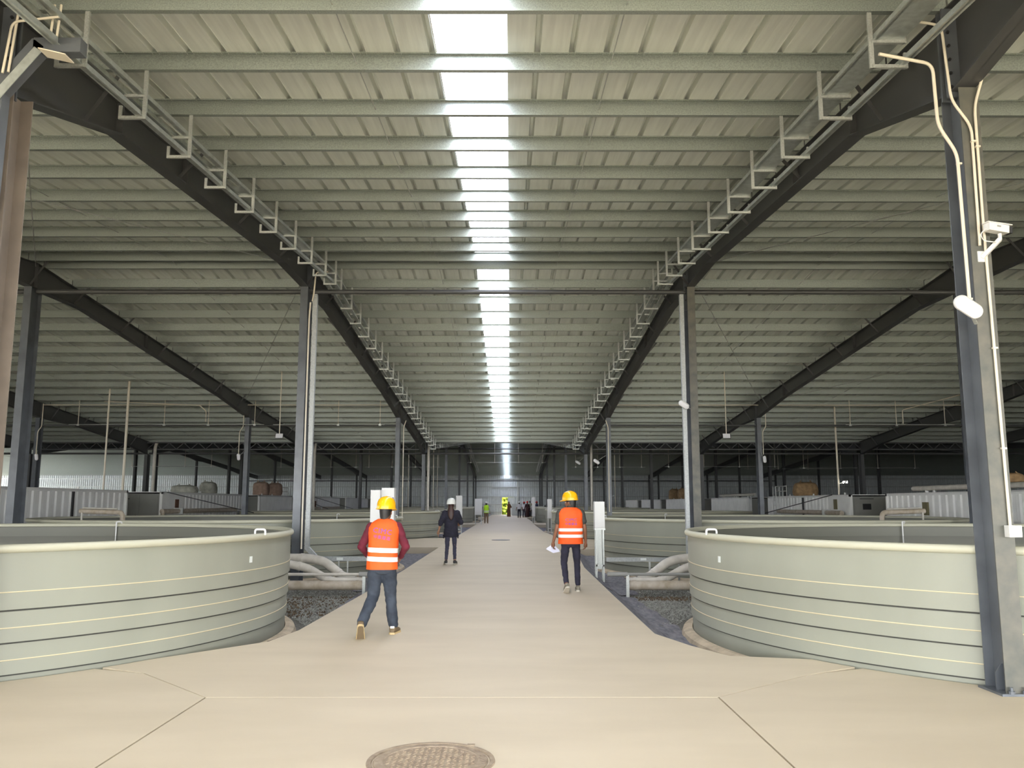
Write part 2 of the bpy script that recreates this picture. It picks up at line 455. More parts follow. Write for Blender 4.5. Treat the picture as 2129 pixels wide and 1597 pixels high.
# ------------------------------------------------------------------ rafters
DEP = [(-9.3, .5), (5.2, .42), (6.4, .6), (7.6, .88), (9.9, .42), (12, .42), (17.5, .44), (19.75, .62), (22, .42), (26, .45), (33, .5), (36.8, .66), (40, .48), (45, .52), (48, .72)]
DEP2 = [(48.6, .72), (52, .5), (62, .5), (65, .62), (68, .5), (79, .5), (82, .7), (85, .6), (88, .5), (96, .5), (98, .62), (100, .5), (111, .5), (114, .62), (122, .5)]
ORD = {0: 'fifth', 1: 'fourth', 2: 'third', 3: 'second', 4: 'first', 5: 'first', 6: 'second', 7: 'third', 8: 'fourth', 9: 'fifth'}
def side_word(fi): return 'left' if fi < 5 else 'right'
def rafter(fi, X, dep, which):
    detail = which == 1 and 2 <= fi <= 7
    side = side_word(fi)
    if which == 1: lab = 'dark steel roof rafter over the near hall, %s one %s of the skylight' % (ORD[fi], side)
    else: lab = 'dark steel roof rafter over the far hall, %s one %s of the skylight' % (ORD[fi], side)
    t = thing('roof_rafter', (X, dep[0][0], zr(dep[0][0])), lab, 'rafter', 'rafters under the roofs', 'thing')
    m_ = 'steel_far'
    # include the ridge as a point of the top line
    top = [(y, zr(y + (.001 if y == dep[0][0] else 0))) for y, d in dep]; bot = [(y, zr(y) - d) for y, d in dep]
    web = MB()
    for (a, b, c, d) in zip(top[:-1], top[1:], bot[:-1], bot[1:]):
        web.prism([a, b, d, c], X - .005, X + .005)
    web.build('web', m_, t)
    tf = MB(); bf = MB()
    for (a, b) in zip(top[:-1], top[1:]):
        tf.prism([(a[0], a[1] - .012), (b[0], b[1] - .012), b, a], X - .1, X + .1)
    for (a, b) in zip(bot[:-1], bot[1:]):
        bf.prism([a, b, (b[0], b[1] + .012), (a[0], a[1] + .012)], X - .1, X + .1)
    tf.build('top_flange', m_, t); bf.build('bottom_flange', m_, t)
    if detail:
        for i, (y, d) in enumerate(dep):
            if y in (7.6, 9.9, 12.0, 19.75, 36.8, 33.0, 26.0):
                zt = zr(y)
                MB().box(X - .09, X + .09, y - .008, y + .008, zt - d + .012, zt - .012).build('stiffener', m_, t)
        ys = [Y for Y in rows1 if 8 < Y < 47]
        for k, Y in enumerate(ys):
            d = [a[1] + (b[1] - a[1]) * (Y - a[0]) / (b[0] - a[0]) for a, b in zip(dep[:-1], dep[1:]) if a[0] <= Y <= b[0]][0]
            if k % 2 == 0:
                for s_ in (-1, 1):
                    MB().bar((X + s_ * .09, Y, zr(Y) - d + .03), (X + s_ * .48, Y, zr(Y) + .04), .05, .006, (0, 1, 0)).build('fly_brace', m_, t)
            MB().box(X - .06, X + .06, Y + .006, Y + .014, zr(Y), zr(Y) + PH - .02).build('purlin_cleat', m_, t)
    return t
for fi, X in enumerate(FRAMES):
    rafter(fi, X, DEP, 1)
    rafter(fi, X, DEP2, 2)

# ------------------------------------------------------------------ columns
def h_column(name, X, Y, d, h, lab, worn=False, detail=True, group=None, w=.18, z0=0.0):
    t = thing(name, (X, Y, z0), lab, 'column', group, 'thing')
    m_ = 'steel_brown' if worn == 2 else ('steel' if detail else 'steel_far')
    if detail:
        MB().box(X - .005, X + .005, Y - d / 2 + .012, Y + d / 2 - .012, z0, h).build('web', m_, t)
        MB().box(X - w / 2, X + w / 2, Y - d / 2, Y - d / 2 + .012, z0, h).build('front_flange', 'steel_worn' if worn == 1 else m_, t)
        MB().box(X - w / 2, X + w / 2, Y + d / 2 - .012, Y + d / 2, z0, h).build('back_flange', m_, t)
        MB().box(X - w / 2 - .05, X + w / 2 + .05, Y - d / 2 - .03, Y + d / 2 + .03, z0, z0 + .02).build('base_plate', m_, t)
    else:
        mb = MB(); mb.box(X - .005, X + .005, Y - d / 2 + .012, Y + d / 2 - .012, z0, h)
        mb.box(X - w / 2, X + w / 2, Y - d / 2, Y - d / 2 + .012, z0, h).box(X - w / 2, X + w / 2, Y + d / 2 - .012, Y + d / 2, z0, h)
        mb.build('shaft', m_, t)
    return t
def dep_at(dep, Y):
    return [a[1] + (b[1] - a[1]) * (Y - a[0]) / (b[0] - a[0]) for a, b in zip(dep[:-1], dep[1:]) if a[0] <= Y <= b[0]][0]
COLS1 = [(7.6, .32), (19.75, .45), (36.8, .34), (48.0, .40)]
COLS2 = [(65.0, .34), (82.0, .45), (98.0, .34), (114.0, .34)]
RN = ['nearest', 'second nearest', 'third nearest', 'fourth nearest', 'fifth nearest', 'sixth nearest', 'seventh nearest', 'farthest']
col_of = {}
for fi, X in enumerate(FRAMES):
    for ci, (Y, d) in enumerate(COLS1 + COLS2):
        dd = DEP if ci < 4 else DEP2
        h = zr(Y) - dep_at(dd, Y)
        if fi in (0, 9) and ci < 3: continue
        if ci == 0 and fi not in (4, 5): continue
        if fi in (4, 5):
            lab = 'dark steel H-column on the %s edge of the aisle, %s in its row' % (side_word(fi), RN[ci])
            det = ci < 5
        else:
            lab = 'dark steel H-column in the %s row %s of the aisle, %s in that row' % (ORD[fi], side_word(fi), RN[ci])
            det = ci < 3 and fi in (2, 3, 6, 7)
        if (fi, ci) == (5, 0): lab = 'dusty dark steel H-column with security camera, junction box and oval lamp'
        if (fi, ci) == (4, 0): lab = 'dark steel H-column cut by the frame edge, beside the big near tank'
        z0 = 0 if (ci == 0 and fi in (4, 5)) else -.25
        ww = .24 if (fi, ci) == (4, 0) else .18
        col_of[(fi, ci)] = h_column('steel_column', X + (.12 if (fi, ci) == (4, 0) else 0), Y, d, h, lab, worn=(2 if (fi, ci) == (4, 0) else int(fi == 5 and ci < 2)), detail=det, group='steel columns under the rafters', z0=z0, w=ww)
# gusset and bolts at the foot of the near column, bolted end plates at its head
cx, cy = XR, 7.6
t = col_of[(5, 0)]
MB().prism([(cx - .085, .02), (cx - .085, .16), (cx - .03, .24), (cx - .005, .24), (cx - .005, .02)], cy - .012, cy + .0, 'y').build('foot_gusset', 'steel', t)
for dx in (-.06, .06):
    MB().lathe([(0, .075), (.014, .075), (.014, .045), (.026, .045), (.026, .02), (0, .02)], cx + dx, cy - .19, 8).build('anchor_nut', 'steel', t)
for fi in (4, 5):
    X = FRAMES[fi]; t = col_of[(fi, 0)]
    for dy in (-.045, .045):
        mb = MB().box(X - .14, X + .14, 7.6 + dy - .012, 7.6 + dy + .012, 5.45, 6.36)
        mb.build('end_plate', 'steel', t)
    for k in range(6):
        for dx in (-.1, .1):
            MB().prism([(X + dx + .016 * math.cos(a * PI / 3), 5.55 + k * .14 + .016 * math.sin(a * PI / 3)) for a in range(6)], 7.6 - .075, 7.6 - .057, 'y').build('bolt', 'black', t)
    t = col_of[(fi, 1)]
    MB().box(X - .13, X + .13, 19.735, 19.765, 6.2, 7.3).build('end_plate', 'steel', t)
    for k in range(5):
        MB().prism([(X - .09 + .016 * math.cos(a * PI / 3), 6.45 + k * .16 + .016 * math.sin(a * PI / 3)) for a in range(6)], 19.70, 19.735, 'y').build('bolt', 'black', t)

# struts: round pipes joining the columns across the hall
for (Y, z, r, lab) in ((19.75, 6.655, .055, 'dark round steel strut crossing the aisle under the nearer ridge'),
                       (48.0, 4.42, .055, 'dark round steel strut crossing under the valley between the two roofs'),
                       (82.0, 6.87, .06, 'dark round steel strut crossing high under the far ridge'),
                       (113.7, 4.6, .06, 'dark round steel strut just in front of the far end wall'),
                       (36.8, 5.0, .04, 'dark round steel strut joining the outer columns, behind the near tanks')):
    t = thing('roof_strut', (0, Y, z), lab, 'strut', None, 'thing')
    xs = [x for x in FRAMES]
    for a, b in zip(xs[:-1], xs[1:]):
        if Y == 36.8 and not (b <= XL or a >= XR): continue
        MB().tube([(a + .1, Y, z), (b - .1, Y, z)], r, 12).build('pipe_length', 'steel_far', t, smooth=40)
# lattice girders along the valley
for sgn, (x0, x1) in ((-1, (-27.2, XL)), (1, (XR, 26.6))):
    t = thing('lattice_girder', ((x0 + x1) / 2, 48.0, 4.6), 'dark lattice girder under the roof valley, %s of the aisle' % ('left' if sgn < 0 else 'right'), 'girder', None, 'thing')
    MB().box(x0, x1, 47.86, 47.94, 5.0, 5.07).build('top_chord', 'steel_far', t)
    MB().box(x0, x1, 47.86, 47.94, 4.62, 4.69).build('bottom_chord', 'steel_far', t)
    n = int((x1 - x0) / .8)
    for k in range(n):
        xa = x0 + k * (x1 - x0) / n; xb = x0 + (k + .5) * (x1 - x0) / n; xc = x0 + (k + 1) * (x1 - x0) / n
        MB().bar((xa, 47.9, 4.66), (xb, 47.9, 5.03), .04, .04).bar((xb, 47.9, 5.03), (xc, 47.9, 4.66), .04, .04).build('lattice_bar', 'steel_far', t)

# ------------------------------------------------------------------ galvanised cable tray hangers
def tray(xi, xo, lab, far=False):
    s_ = 1 if xo > xi else -1
    t = thing('cable_tray', ((xi + xo) / 2, 7, zr(7) - .4), lab, 'cable tray', None, 'thing')
    ys = ([Y for Y in rows1 if 6 < Y < 47.2] if not far else [50.0 + 1.4 * k for k in range(46)])
    d1, d2 = .30, .56
    if far: d1, d2 = .2, .36
    for Y in ys:
        z = zr(Y); y = Y - .03
        mb = MB()
        mb.box(xi - .022, xi + .022, y - .012, y + .012, z - d2 - .02, z + .0)
        mb.box(xo - .018, xo + .018, y - .012, y + .012, z - d2 - .02, z - d2 + .14)
        mb.box(xo - .018, xo + .018, y - .012, y + .012, z - d1 - .02, z - d1 + .12)
        mb.box(xi, xo, y - .018, y + .018, z - d2 - .02, z - d2 + .015)
        mb.box(xi, xo, y - .018, y + .018, z - d1 - .02, z - d1 + .015)
        mb.build('hanger', 'galv', t)
    y0, y1 = ys[0] - 1.2, ys[-1] + .4
    kn = [y0, RIDGE, y1] if not far else [y0, RIDGE2, y1]
    for dd in (d1, d2):
        for x in (xi + s_ * .045, xo - s_ * .04):
            if not far and ((s_ > 0 and (dd == d1) != (x == xi + s_ * .045)) or (s_ < 0 and dd == d2 and x != xi + s_ * .045)): kk = [RIDGE, y1]
            else: kk = kn
            mb = MB()
            for a, b in zip(kk[:-1], kk[1:]):
                za = zr(a + .001) - dd + .045; zb = zr(b - .001) - dd + .045
                mb.prism([(a, za - .036), (b, zb - .036), (b, zb + .036), (a, za + .036)], x - .014, x + .014)
                mb.prism([(a, za - .036), (b, zb - .036), (b, zb - .030), (a, za - .030)], x - .034, x + .034)
            mb.build('side_rail', 'galv_tray', t)
    if not far and s_ > 0:
        for a, b in ((y0, 12.4), (12.42, 17.4), (22, 27), (30, 38)):
            mb = MB(); za = zr(a) - d1 + .016; zb = zr(b) - d1 + .016
            mb.prism([(a, za), (b, zb), (b, zb + .004), (a, za + .004)], xi + .02, xo - .02)
            mb.build('tray_plate', 'galv_tray', t)
    if not far and s_ < 0:
        for a, b in ((12.5, 17.5), (30, 40)):
            mb = MB(); za = zr(a) - d1 + .016; zb = zr(b) - d1 + .016
            mb.prism([(a, za), (b, zb), (b, zb + .004), (a, za + .004)], xo + .02, xi - .02)
            mb.build('tray_plate', 'galv_tray', t)
    return t
tray(-4.13, -4.40, 'galvanised ladder cable tray hung under the near roof beside the left aisle columns')
tray(3.52, 3.85, 'galvanised ladder cable tray hung under the near roof beside the right aisle columns')
tray(-4.13, -4.40, 'galvanised cable tray under the far hall roof, left of its skylight', True)
tray(3.52, 3.85, 'galvanised cable tray under the far hall roof, right of its skylight', True)

# ------------------------------------------------------------------ ground, floor slabs
o = MB().box(-78, 78, -8.9, 122.4, -.45, -.25).build('gravel_ground', 'ground', None, loc=(0, 0, 0)); o['kind'] = 'structure'
R = 4.9
T1L, T1R = (-8.03, 11.6), (7.42, 11.6)
TANKS = [('L', 0, T1L), ('R', 0, T1R), ('L', 1, (-8.0, 24.1)), ('R', 1, (7.42, 24.1)), ('L', 2, (-8.4, 42.3)), ('R', 2, (7.0, 42.5)),
         ('L', 3, (-8.1, 54.9)), ('R', 3, (7.2, 54.9)), ('L', 4, (-8.1, 74)), ('R', 4, (7.2, 74)), ('L', 5, (-8.1, 87)), ('R', 5, (7.2, 87)), ('L', 6, (-8.1, 104.5)), ('R', 6, (7.3, 105))]
floor = thing('floor', (0, 0, 0), kind='structure')
RA = R + .012
def arc(c, y_from, y_to_angle, sgn, n=14):
    """points along the tank foot from depth y_from (aisle side) round its front to angle"""
    a0 = math.asin((y_from - c[1]) / RA)          # negative
    if sgn > 0: a0 = PI - a0
    pts = []
    for k in range(n + 1):
        a = a0 + (y_to_angle - a0) * k / n
        pts.append((c[0] + RA * math.cos(a), c[1] + RA * math.sin(a)))
    return pts
G = .006
def slab(poly, top=0.0, name='floor_slab'):
    return MB().prism(poly, -.24, top, 'z').build(name, 'concrete', floor)
# middle strip: near slab, then the long aisle
slab([(-2.56, -8.9), (1.76 - G, -8.9), (1.76 - G, 7.4 - G), (-2.56 + G, 7.4 - G)])
aL = arc(T1L, 9.15, math.radians(-48), -1, 4); aR = arc(T1R, 9.15, math.radians(228), 1, 4)
aL = [p for p in aL if p[1] > 8.2]; aR = [p for p in aR if p[1] > 8.2]
left = [(-2.56, 7.4 + G), (-3.52, 8.43)]
tl = [(T1L[0] + RA * math.cos(a), T1L[1] + RA * math.sin(a)) for a in [math.radians(q) for q in (-36, -33, -30)]]
trr = [(T1R[0] + RA * math.cos(a), T1R[1] + RA * math.sin(a)) for a in [math.radians(q) for q in (216, 213, 210)]]
slab([(-2.56, 7.4 + G), (1.76, 7.4 + G), (2.86, 8.35)] + trr + [(2.35, 9.35), (2.08, 10.0), (1.82, 10.9), (1.84, 15), (1.9, 21.9), (2.1, 26), (2.3, 30.2),
      (2.3, 36), (2.2, 43.8), (1.95, 50), (1.9, 64), (2.0, 75), (1.9, 96), (1.9, 121.9), (-2.6, 121.9), (-2.6, 66), (-2.62, 47), (-2.64, 36), (-2.64, 32), (-2.6, 21), (-2.66, 15),
      (-2.72, 11.2), (-2.86, 10.3)] + tl[::-1] + [(-3.52, 8.43)])
# aprons either side, meeting the tank feet
apL = [(T1L[0] + RA * math.cos(math.radians(q)), T1L[1] + RA * math.sin(math.radians(q))) for q in range(-37, -181, -6)]
slab([(-2.57, -8.9), (-2.57, 7.4), (-3.53, 8.42)] + apL + [(T1L[0] - RA - .02, 11.6), (-75, 11.6), (-75, -8.9)])
apR = [(T1R[0] + RA * math.cos(math.radians(q)), T1R[1] + RA * math.sin(math.radians(q))) for q in range(217, 361, 6)]
slab([(1.77, -8.9), (1.77, 7.4), (2.87, 8.34)] + apR + [(T1R[0] + RA + .02, 11.6), (75, 11.6), (75, -8.9)])
# cross slabs
def cross(sgn, xin_, y0, y1, c):
    q = range(-20, -161, -7)
    ar = []
    for d in q:
        a = math.radians(d if sgn < 0 else d)
        ar.append((c[0] + RA * math.cos(a), c[1] + RA * math.sin(a)))
    ar = [p for p in ar if p[1] < y1]
    if sgn > 0: ar = ar[::-1]
    xe = -75 if sgn < 0 else 75
    slab([(xin_, y0), (xin_, y1)] + ar + [(xe, y1), (xe, y0)])
cross(-1, -2.645, 31.8, 40.6, (-8.4, 42.3))
cross(1, 2.305, 30.6, 40.6, (7.0, 42.5))
cross(-1, -2.61, 66.0, 72.0, (-8.1, 74)); cross(1, 1.99, 65.5, 72.0, (7.2, 74))
cross(-1, -2.61, 96, 103, (-8.1, 104.5)); cross(1, 1.91, 96, 103, (7.3, 105))

# geotextile laid from the slab edges down into the gravel beds
def fabric(edge, wid, name='geotextile_sheet', seed=0, lab=None):
    """edge: points along the slab edge; wid: widths outwards (sign gives the side)"""
    mb = MB(); n = 60; m_ = 12; P = [Vector((p[0], p[1], 0)) for p in edge]
    L = [0]
    for a, b in zip(P[:-1], P[1:]): L.append(L[-1] + (b - a).length)
    vs = []
    for i in range(n + 1):
        d = L[-1] * i / n; j = max(k for k in range(len(L)) if L[k] <= d + 1e-9); j = min(j, len(P) - 2)
        t_ = (d - L[j]) / (L[j + 1] - L[j]); p = P[j].lerp(P[j + 1], t_)
        w = wid[j] + (wid[j + 1] - wid[j]) * t_
        w *= 1 + .12 * noise.noise(Vector((d * 1.7, seed, 0)))
        for k in range(m_ + 1):
            s_ = k / m_
            x = p.x + w * s_
            z = -.012 - .22 * min(1, s_ * abs(w) / .35) + .028 * noise.noise(Vector((x * 6, p.y * 2.4, seed))) * min(1, s_ * 4) + .008
            vs.append((x, p.y, max(z, -.245)))
    fs = []
    for i in range(n):
        for k in range(m_):
            a = i * (m_ + 1) + k; fs.append((a, a + 1, a + m_ + 2, a + m_ + 1))
    mb.add(vs, fs)
    o = mb.build(name, 'fabric', None, loc=(P[0].x, P[0].y, -.1), smooth='all')
    return tag(o, lab, 'fabric sheet', 'geotextile beside the aisle', 'thing')
fabric([(-2.88, 10.35), (-2.72, 11.2), (-2.66, 15), (-2.6, 18)], [-.2, -.28, -.42, -.5], seed=1, lab='narrow bluish grey fabric strip under the slab edge beside the maroon-sleeved man')
fabric([(-2.6, 18.2), (-2.6, 21), (-2.64, 31.75)], [-.7, -1.5, -1.8], seed=2, lab='wide dark grey fabric sheet filling the gravel bed behind the maroon-sleeved man')
fabric([(2.22, 9.55), (2.08, 10.0), (1.82, 10.9), (1.84, 15), (1.87, 17.4)], [.45, .62, .78, .66, .55], seed=3, lab='grey fabric strip sloping from the slab edge into the gravel near the big tank')
fabric([(1.87, 17.5), (1.9, 21.9), (2.1, 26), (2.3, 30.5)], [.75, 1.0, 1.1, 1.6], seed=4, lab='wide grey fabric sheet beneath the metal cabinet behind the man with paper')
fabric([(2.2, 44), (1.95, 50), (1.9, 65)], [1.6, 1.8, 1.6], seed=5, lab='dark fabric sheet in the gravel bed under the narrow white cabinet')
fabric([(-2.62, 47), (-2.6, 66)], [-1.6, -1.6], seed=6, lab='dark fabric sheet in the bed beyond the woman in black')

# crushed stone in the open gravel beds, dirt spread by the pipes
def stones(name, regs, n, m_, smin, smax, lab, seed):
    rnd = random.Random(seed); mb = MB()
    for i in range(n):
        x0, x1, y0, y1 = rnd.choice(regs)
        x = rnd.uniform(x0, x1); y = rnd.uniform(y0, y1)
        if any((x - c[0]) ** 2 + (y - c[1]) ** 2 < 5.16 ** 2 for _, _, c in TANKS[:4]): continue
        r = rnd.uniform(smin, smax)
        q = [Vector((rnd.gauss(0, 1), rnd.gauss(0, 1), rnd.gauss(0, .7))).normalized() * r for _ in range(4)]
        base = [Vector((1, 0, 0)), Vector((-.6, .8, 0)), Vector((-.5, -.8, 0)), Vector((.1, .1, 1)), Vector((0, 0, -.6))]
        c = Vector((x, y, -.245 + r * .4)); ang = rnd.uniform(0, 6.28); rot = Matrix.Rotation(ang, 3, 'Z')
        vs = [c + rot @ (b * r) + q[k % 4] * .35 for k, b in enumerate(base)]
        mb.add(vs, [(0, 1, 3), (1, 2, 3), (2, 0, 3), (1, 0, 4), (2, 1, 4), (0, 2, 4)])
    o = mb.build(name, m_, None, loc=(regs[0][0], regs[0][2], -.2), fix=False)
    return tag(o, lab, 'gravel', None, 'stuff')
stones('gravel', [(-3.6, -2.75, 10.3, 17), (-5.2, -2.8, 15, 18.8)], 14000, 'stone', .006, .018, 'loose grey crushed stone beside the near left tank', 1)
stones('gravel', [(2.3, 3.2, 9.4, 17), (2.4, 5.2, 15, 18.8)], 14000, 'stone', .006, .018, 'loose grey crushed stone beside the near right tank', 2)
stones('dirt_clods', [(-4.6, -2.9, 14.2, 17.2), (2.5, 4.4, 16.6, 17.2), (-3.4, -2.95, 10.6, 11.6), (2.3, 2.6, 9.6, 11)], 2600, 'dirt', .010, .03, 'brown dirt clods strewn under the white pipes', 3)

# ------------------------------------------------------------------ tanks
WORD = {('L', 0): 'huge sage grey round tank nearest on the left, its rim cut by the frame',
        ('R', 0): 'huge sage grey round tank nearest on the right, behind the camera column',
        ('L', 1): 'round grey tank behind the man in maroon sleeves',
        ('R', 1): 'round grey tank behind the cabinet stand and the man with paper',
        ('L', 2): 'round grey tank just left of the woman in black',
        ('R', 2): 'round grey tank standing beyond the cross path on the right',
        ('L', 3): 'fourth round grey tank in the left row, partly hidden by the woman',
        ('R', 3): 'fourth round grey tank in the right row',
        ('L', 4): 'fifth round grey tank in the left row, by the wide white cabinet',
        ('R', 4): 'fifth round grey tank in the right row',
        ('L', 5): 'sixth round grey tank in the left row', ('R', 5): 'sixth round grey tank in the right row',
        ('L', 6): 'last round grey tank in the left row, before the end wall', ('R', 6): 'last round grey tank in the right row, near the group'}
RIMZ = 1.20
def tank(side, k, c):
    far = k >= 3
    n = 160 if k < 2 else (96 if k < 3 else 56)
    t = thing('fish_tank', (c[0], c[1], -.25), WORD[(side, k)], 'tank', 'round tanks in two rows along the aisle', 'thing')
    X, Y = c
    pr = [(4.858, -.25), (4.858, .035), (4.846, .045), (4.882, .052), (4.872, .325), (4.858, .335), (4.893, .343), (4.884, .62), (4.868, .632), (4.903, .64), (4.90, RIMZ - .02),
          (4.87, RIMZ - .02)]
    MB().lathe(pr, X, Y, n, close=False).build('wall', 'tank', t, smooth=25)
    MB().lathe([(4.87, RIMZ - .02), (4.85, RIMZ - .03), (4.85, -.2), (4.856, -.2)], X, Y, n).build('inner_liner', 'liner', t, smooth=25)
    MB().lathe([(4.905 + .042 * math.cos(a * PI / 5), RIMZ + .042 * math.sin(a * PI / 5)) for a in range(10)], X, Y, n, close=True).build('rim', 'rim', t, smooth='all')
    if k < 3:
        for z, rr in ((.80, 4.901), (.473, 4.889), (.18, 4.877)):
            MB().lathe([(rr + .006 * math.cos(a * PI / 3), z + .006 * math.sin(a * PI / 3)) for a in range(6)], X, Y, n, close=True).build('seam_bead', 'bead', t, smooth='all')
        for z, rr in ((.632, 4.885), (.335, 4.875), (.045, 4.862)):  # dark rings painted in where the overhanging laps cast shade
            MB().lathe([(rr - .01, z - .009), (rr + .002, z - .009), (rr + .002, z + .009), (rr - .01, z + .009)], X, Y, n, close=True).build('lap_seam_shade', 'lap_shade', t)
    MB().lathe([(4.845, .985), (4.845, 1.0), (0, 1.0)], X, Y, n).build('water', 'water', t)
    MB().lathe([(4.87, -.25), (4.87, -.14), (4.93, -.14), (5.0, -.17), (5.03, -.25)], X, Y, n).build('base_ring', 'concrete_edge', t)
    # a small hooked water inlet on the aisle side rim and a level pipe inside
    if k < 4:
        s_ = 1 if side == 'L' else -1
        a = math.radians(-8 if side == 'L' else 188); px, py = X + 4.82 * math.cos(a), Y + 4.82 * math.sin(a)
        MB().tube(arc_pts([(px, py, 1.0), (px, py, RIMZ + .09), (px - s_ * -.0 + s_ * .13, py, RIMZ + .09), (px + s_ * .13, py, RIMZ + .02)], .03), .014, 8).build('inlet_hook', 'white', t, smooth=50)
        a = math.radians(62 if side == 'L' else 118)
        if k == 0: a = math.radians(84 if side == 'L' else 74)
        px, py = X + 4.80 * math.cos(a), Y + 4.80 * math.sin(a)
        if k == 0:
            px, py = (-7.55, T1L[1] + 4.79) if side == 'L' else (7.55, T1R[1] + 4.79)
        MB().tube(arc_pts([(px, py, .98), (px, py, RIMZ + .07), (px + .07, py + .04, RIMZ + .07), (px + .07, py + .12, RIMZ + .0)], .025), .014, 8).build('level_pipe', 'white', t, smooth=50)
    if k == 0:
        a = math.radians(-11 if side == 'L' else 191)
        px, py = X + 4.906 * math.cos(a), Y + 4.906 * math.sin(a)
        MB().bar((px - .03 * math.sin(a), py + .03 * math.cos(a), .93), (px + .03 * math.sin(a), py - .03 * math.cos(a), .93), .006, .075).build('sticker', 'sticker', t)
    return t
for s_, k, c in TANKS: tank(s_, k, c)

# ------------------------------------------------------------------ containers behind the tanks
def corr_side(mb, x, y0, y1, z0, z1, pitch, dep_, s_):
    """corrugated side at x facing s_ (+1 towards +x)"""
    pts = []; y = y0
    while y < y1 - 1e-6:
        for a, d in ((0, 0), (.30, 0), (.45, dep_), (.80, dep_), (.95, 0)):
            yy = y + a * pitch
            if yy < y1: pts.append((yy, x - s_ * d))
        y += pitch
    pts.append((y1, x))
    k = len(pts)
    vs = [(xx, yy, z0) for yy, xx in pts] + [(xx, yy, z1) for yy, xx in pts]
    mb.add(vs, [(i, i + 1, k + i + 1, k + i) for i in range(k - 1)])
def container(sgn, xf, y0, y1, ztop, lab, fine=False, door=False, divider=None, label_n=''):
    """xf: the x of the face towards the aisle; sgn -1 for those left of the aisle"""
    w = 2.44; xb = xf + sgn * w; z0 = -.25
    t = thing('shipping_container', ((xf + xb) / 2, (y0 + y1) / 2, z0), lab, 'container', 'containers behind the tank rows', 'thing')
    xa, xc = min(xf, xb), max(xf, xb)
    mb = MB()
    mb.box(xa, xc, y0, y1, ztop - .03, ztop - .0); mb.box(xa, xc, y0, y1, z0, z0 + .12)
    for (x, y) in ((xa, y0), (xc - .12, y0), (xa, y1 - .12), (xc - .12, y1 - .12)): mb.box(x, x + .12, y, y + .12, z0, ztop)
    for x in (xa, xc - .06): mb.box(x, x + .06, y0, y1, ztop - .1, ztop - .02)
    mb.build('frame', 'contw', t)
    mb = MB(); corr_side(mb, xf - (-sgn) * .02, y0 + .12 + (2.2 if fine is False and door else 0), y1 - .12, z0 + .1, ztop - .09, .16 if fine else .46, .035, -sgn)
    mb.build('side_panel', 'contw', t, fix=False)
    if door and not fine:
        MB().box(xf + sgn * .03, xf + sgn * .05, y0 + .12, y0 + 2.34, z0 + .1, ztop - .09).build('flat_side_panel', 'contw', t)
    mb = MB(); corr_side(mb, xb + (-sgn) * .02, y0 + .12, y1 - .12, z0 + .1, ztop - .09, .46, .035, sgn); mb.build('side_panel', 'contw', t, fix=False)
    MB().box(xa + .1, xc - .1, y1 - .06, y1 - .03, z0 + .1, ztop - .09).build('end_panel', 'contw', t)
    MB().box(xa + .1, xc - .1, y0 + .03, y0 + .06, z0 + .1, ztop - .09).build('end_panel', 'contg', t)
    if door:
        xm = xa + (xc - xa) * .6
        d = MB().box(xa + .2, xm - .02, y0 + .01, y0 + .03, z0 + .25, ztop - .16).build('door', 'contg', t)
        MB().box(xm - .15, xm - .1, y0 - .03, y0 + .01, 1.0, 1.12).build('door_handle', 'black', d)
        MB().box((xa + xm) / 2 - .18, (xa + xm) / 2 + .18, y0 - .0, y0 + .01, 1.35, 1.6).build('vent_grille', 'black', d)
        MB().box((xa + xm) / 2 - .3, (xa + xm) / 2 + .3, y0 - .0, y0 + .01, 1.80, 1.83).build('nameplate', 'black', d)
        MB().box(xm + .02, xc - .2, y0 + .01, y0 + .03, z0 + .25, ztop - .16).build('door', 'contg', t)
        MB().box(xf + sgn * (-.012), xf + sgn * .03, y0 + 1.5, y0 + 1.85, 1.35, 1.80).build('side_vent', 'olive' if sgn > 0 else 'rust', t)
    if divider:
        MB().box(xf - sgn * .03, xf + sgn * .03, divider - .05, divider + .05, z0 + .1, ztop - .1).build('joint_post', 'black', t)
    for yy in (y0 + .8, y0 + (y1 - y0) * .4, y0 + (y1 - y0) * .7):
        MB().box(xf + sgn * .1, xf + sgn * .16, yy, yy + .06, ztop, ztop + .08).build('roof_lug', 'contw', t)
    return t
CL, CR = -15.0, 14.7
LSETS = [(21.2, 33.4), (36.7, 48.7), (51, 58.6), (64, 75), (78, 90), (95, 107)]
nm = ['nearest', 'second nearest', 'third', 'fourth', 'fifth', 'sixth']
EX = ['with a dark joint post', 'with grey end wall', 'with fine ribs', 'beyond the fine ribbed one', 'deep in the far hall', 'last before the end wall']
for i, (a, b) in enumerate(LSETS):
    container(-1, CL, a, b, 2.12, 'white corrugated container on the left side, %s, %s' % (nm[i], EX[i]), fine=(i == 2), door=(i in (1, 3)), divider=(29.2 if i == 0 else None))
RSETS = [(21.2, 33.2), (36.7, 48.4), (52, 62), (69, 80), (83, 95), (98, 108)]
EX = ['with small olive vent', 'with grey double door', 'with fine ribs', 'carrying two brown bulk bags', 'deep in the far hall', 'last before the end wall']
for i, (a, b) in enumerate(RSETS):
    t = container(1, CR, a, b, 2.0, 'white corrugated container on the right side, %s, %s' % (nm[i], EX[i]), fine=(i == 2), door=(i in (1,)), divider=(42.6 if i == 1 else None))
    if i == 0:
        MB().box(CR - .015, CR + .05, 29.9, 30.25, 1.20, 1.66).build('side_vent', 'olive', t)
# second line of containers farther out
for i, (sgn, xf, a, b) in enumerate(((-1, -19.5, 26, 38), (1, 19.2, 26, 38), (-1, -30, 55, 67), (1, 30, 55, 67))):
    container(sgn, xf, a, b, 1.95, 'white container standing behind the first container line, %s %s' % (('left', 'right')[i % 2], ('nearer', 'farther')[i // 2]))
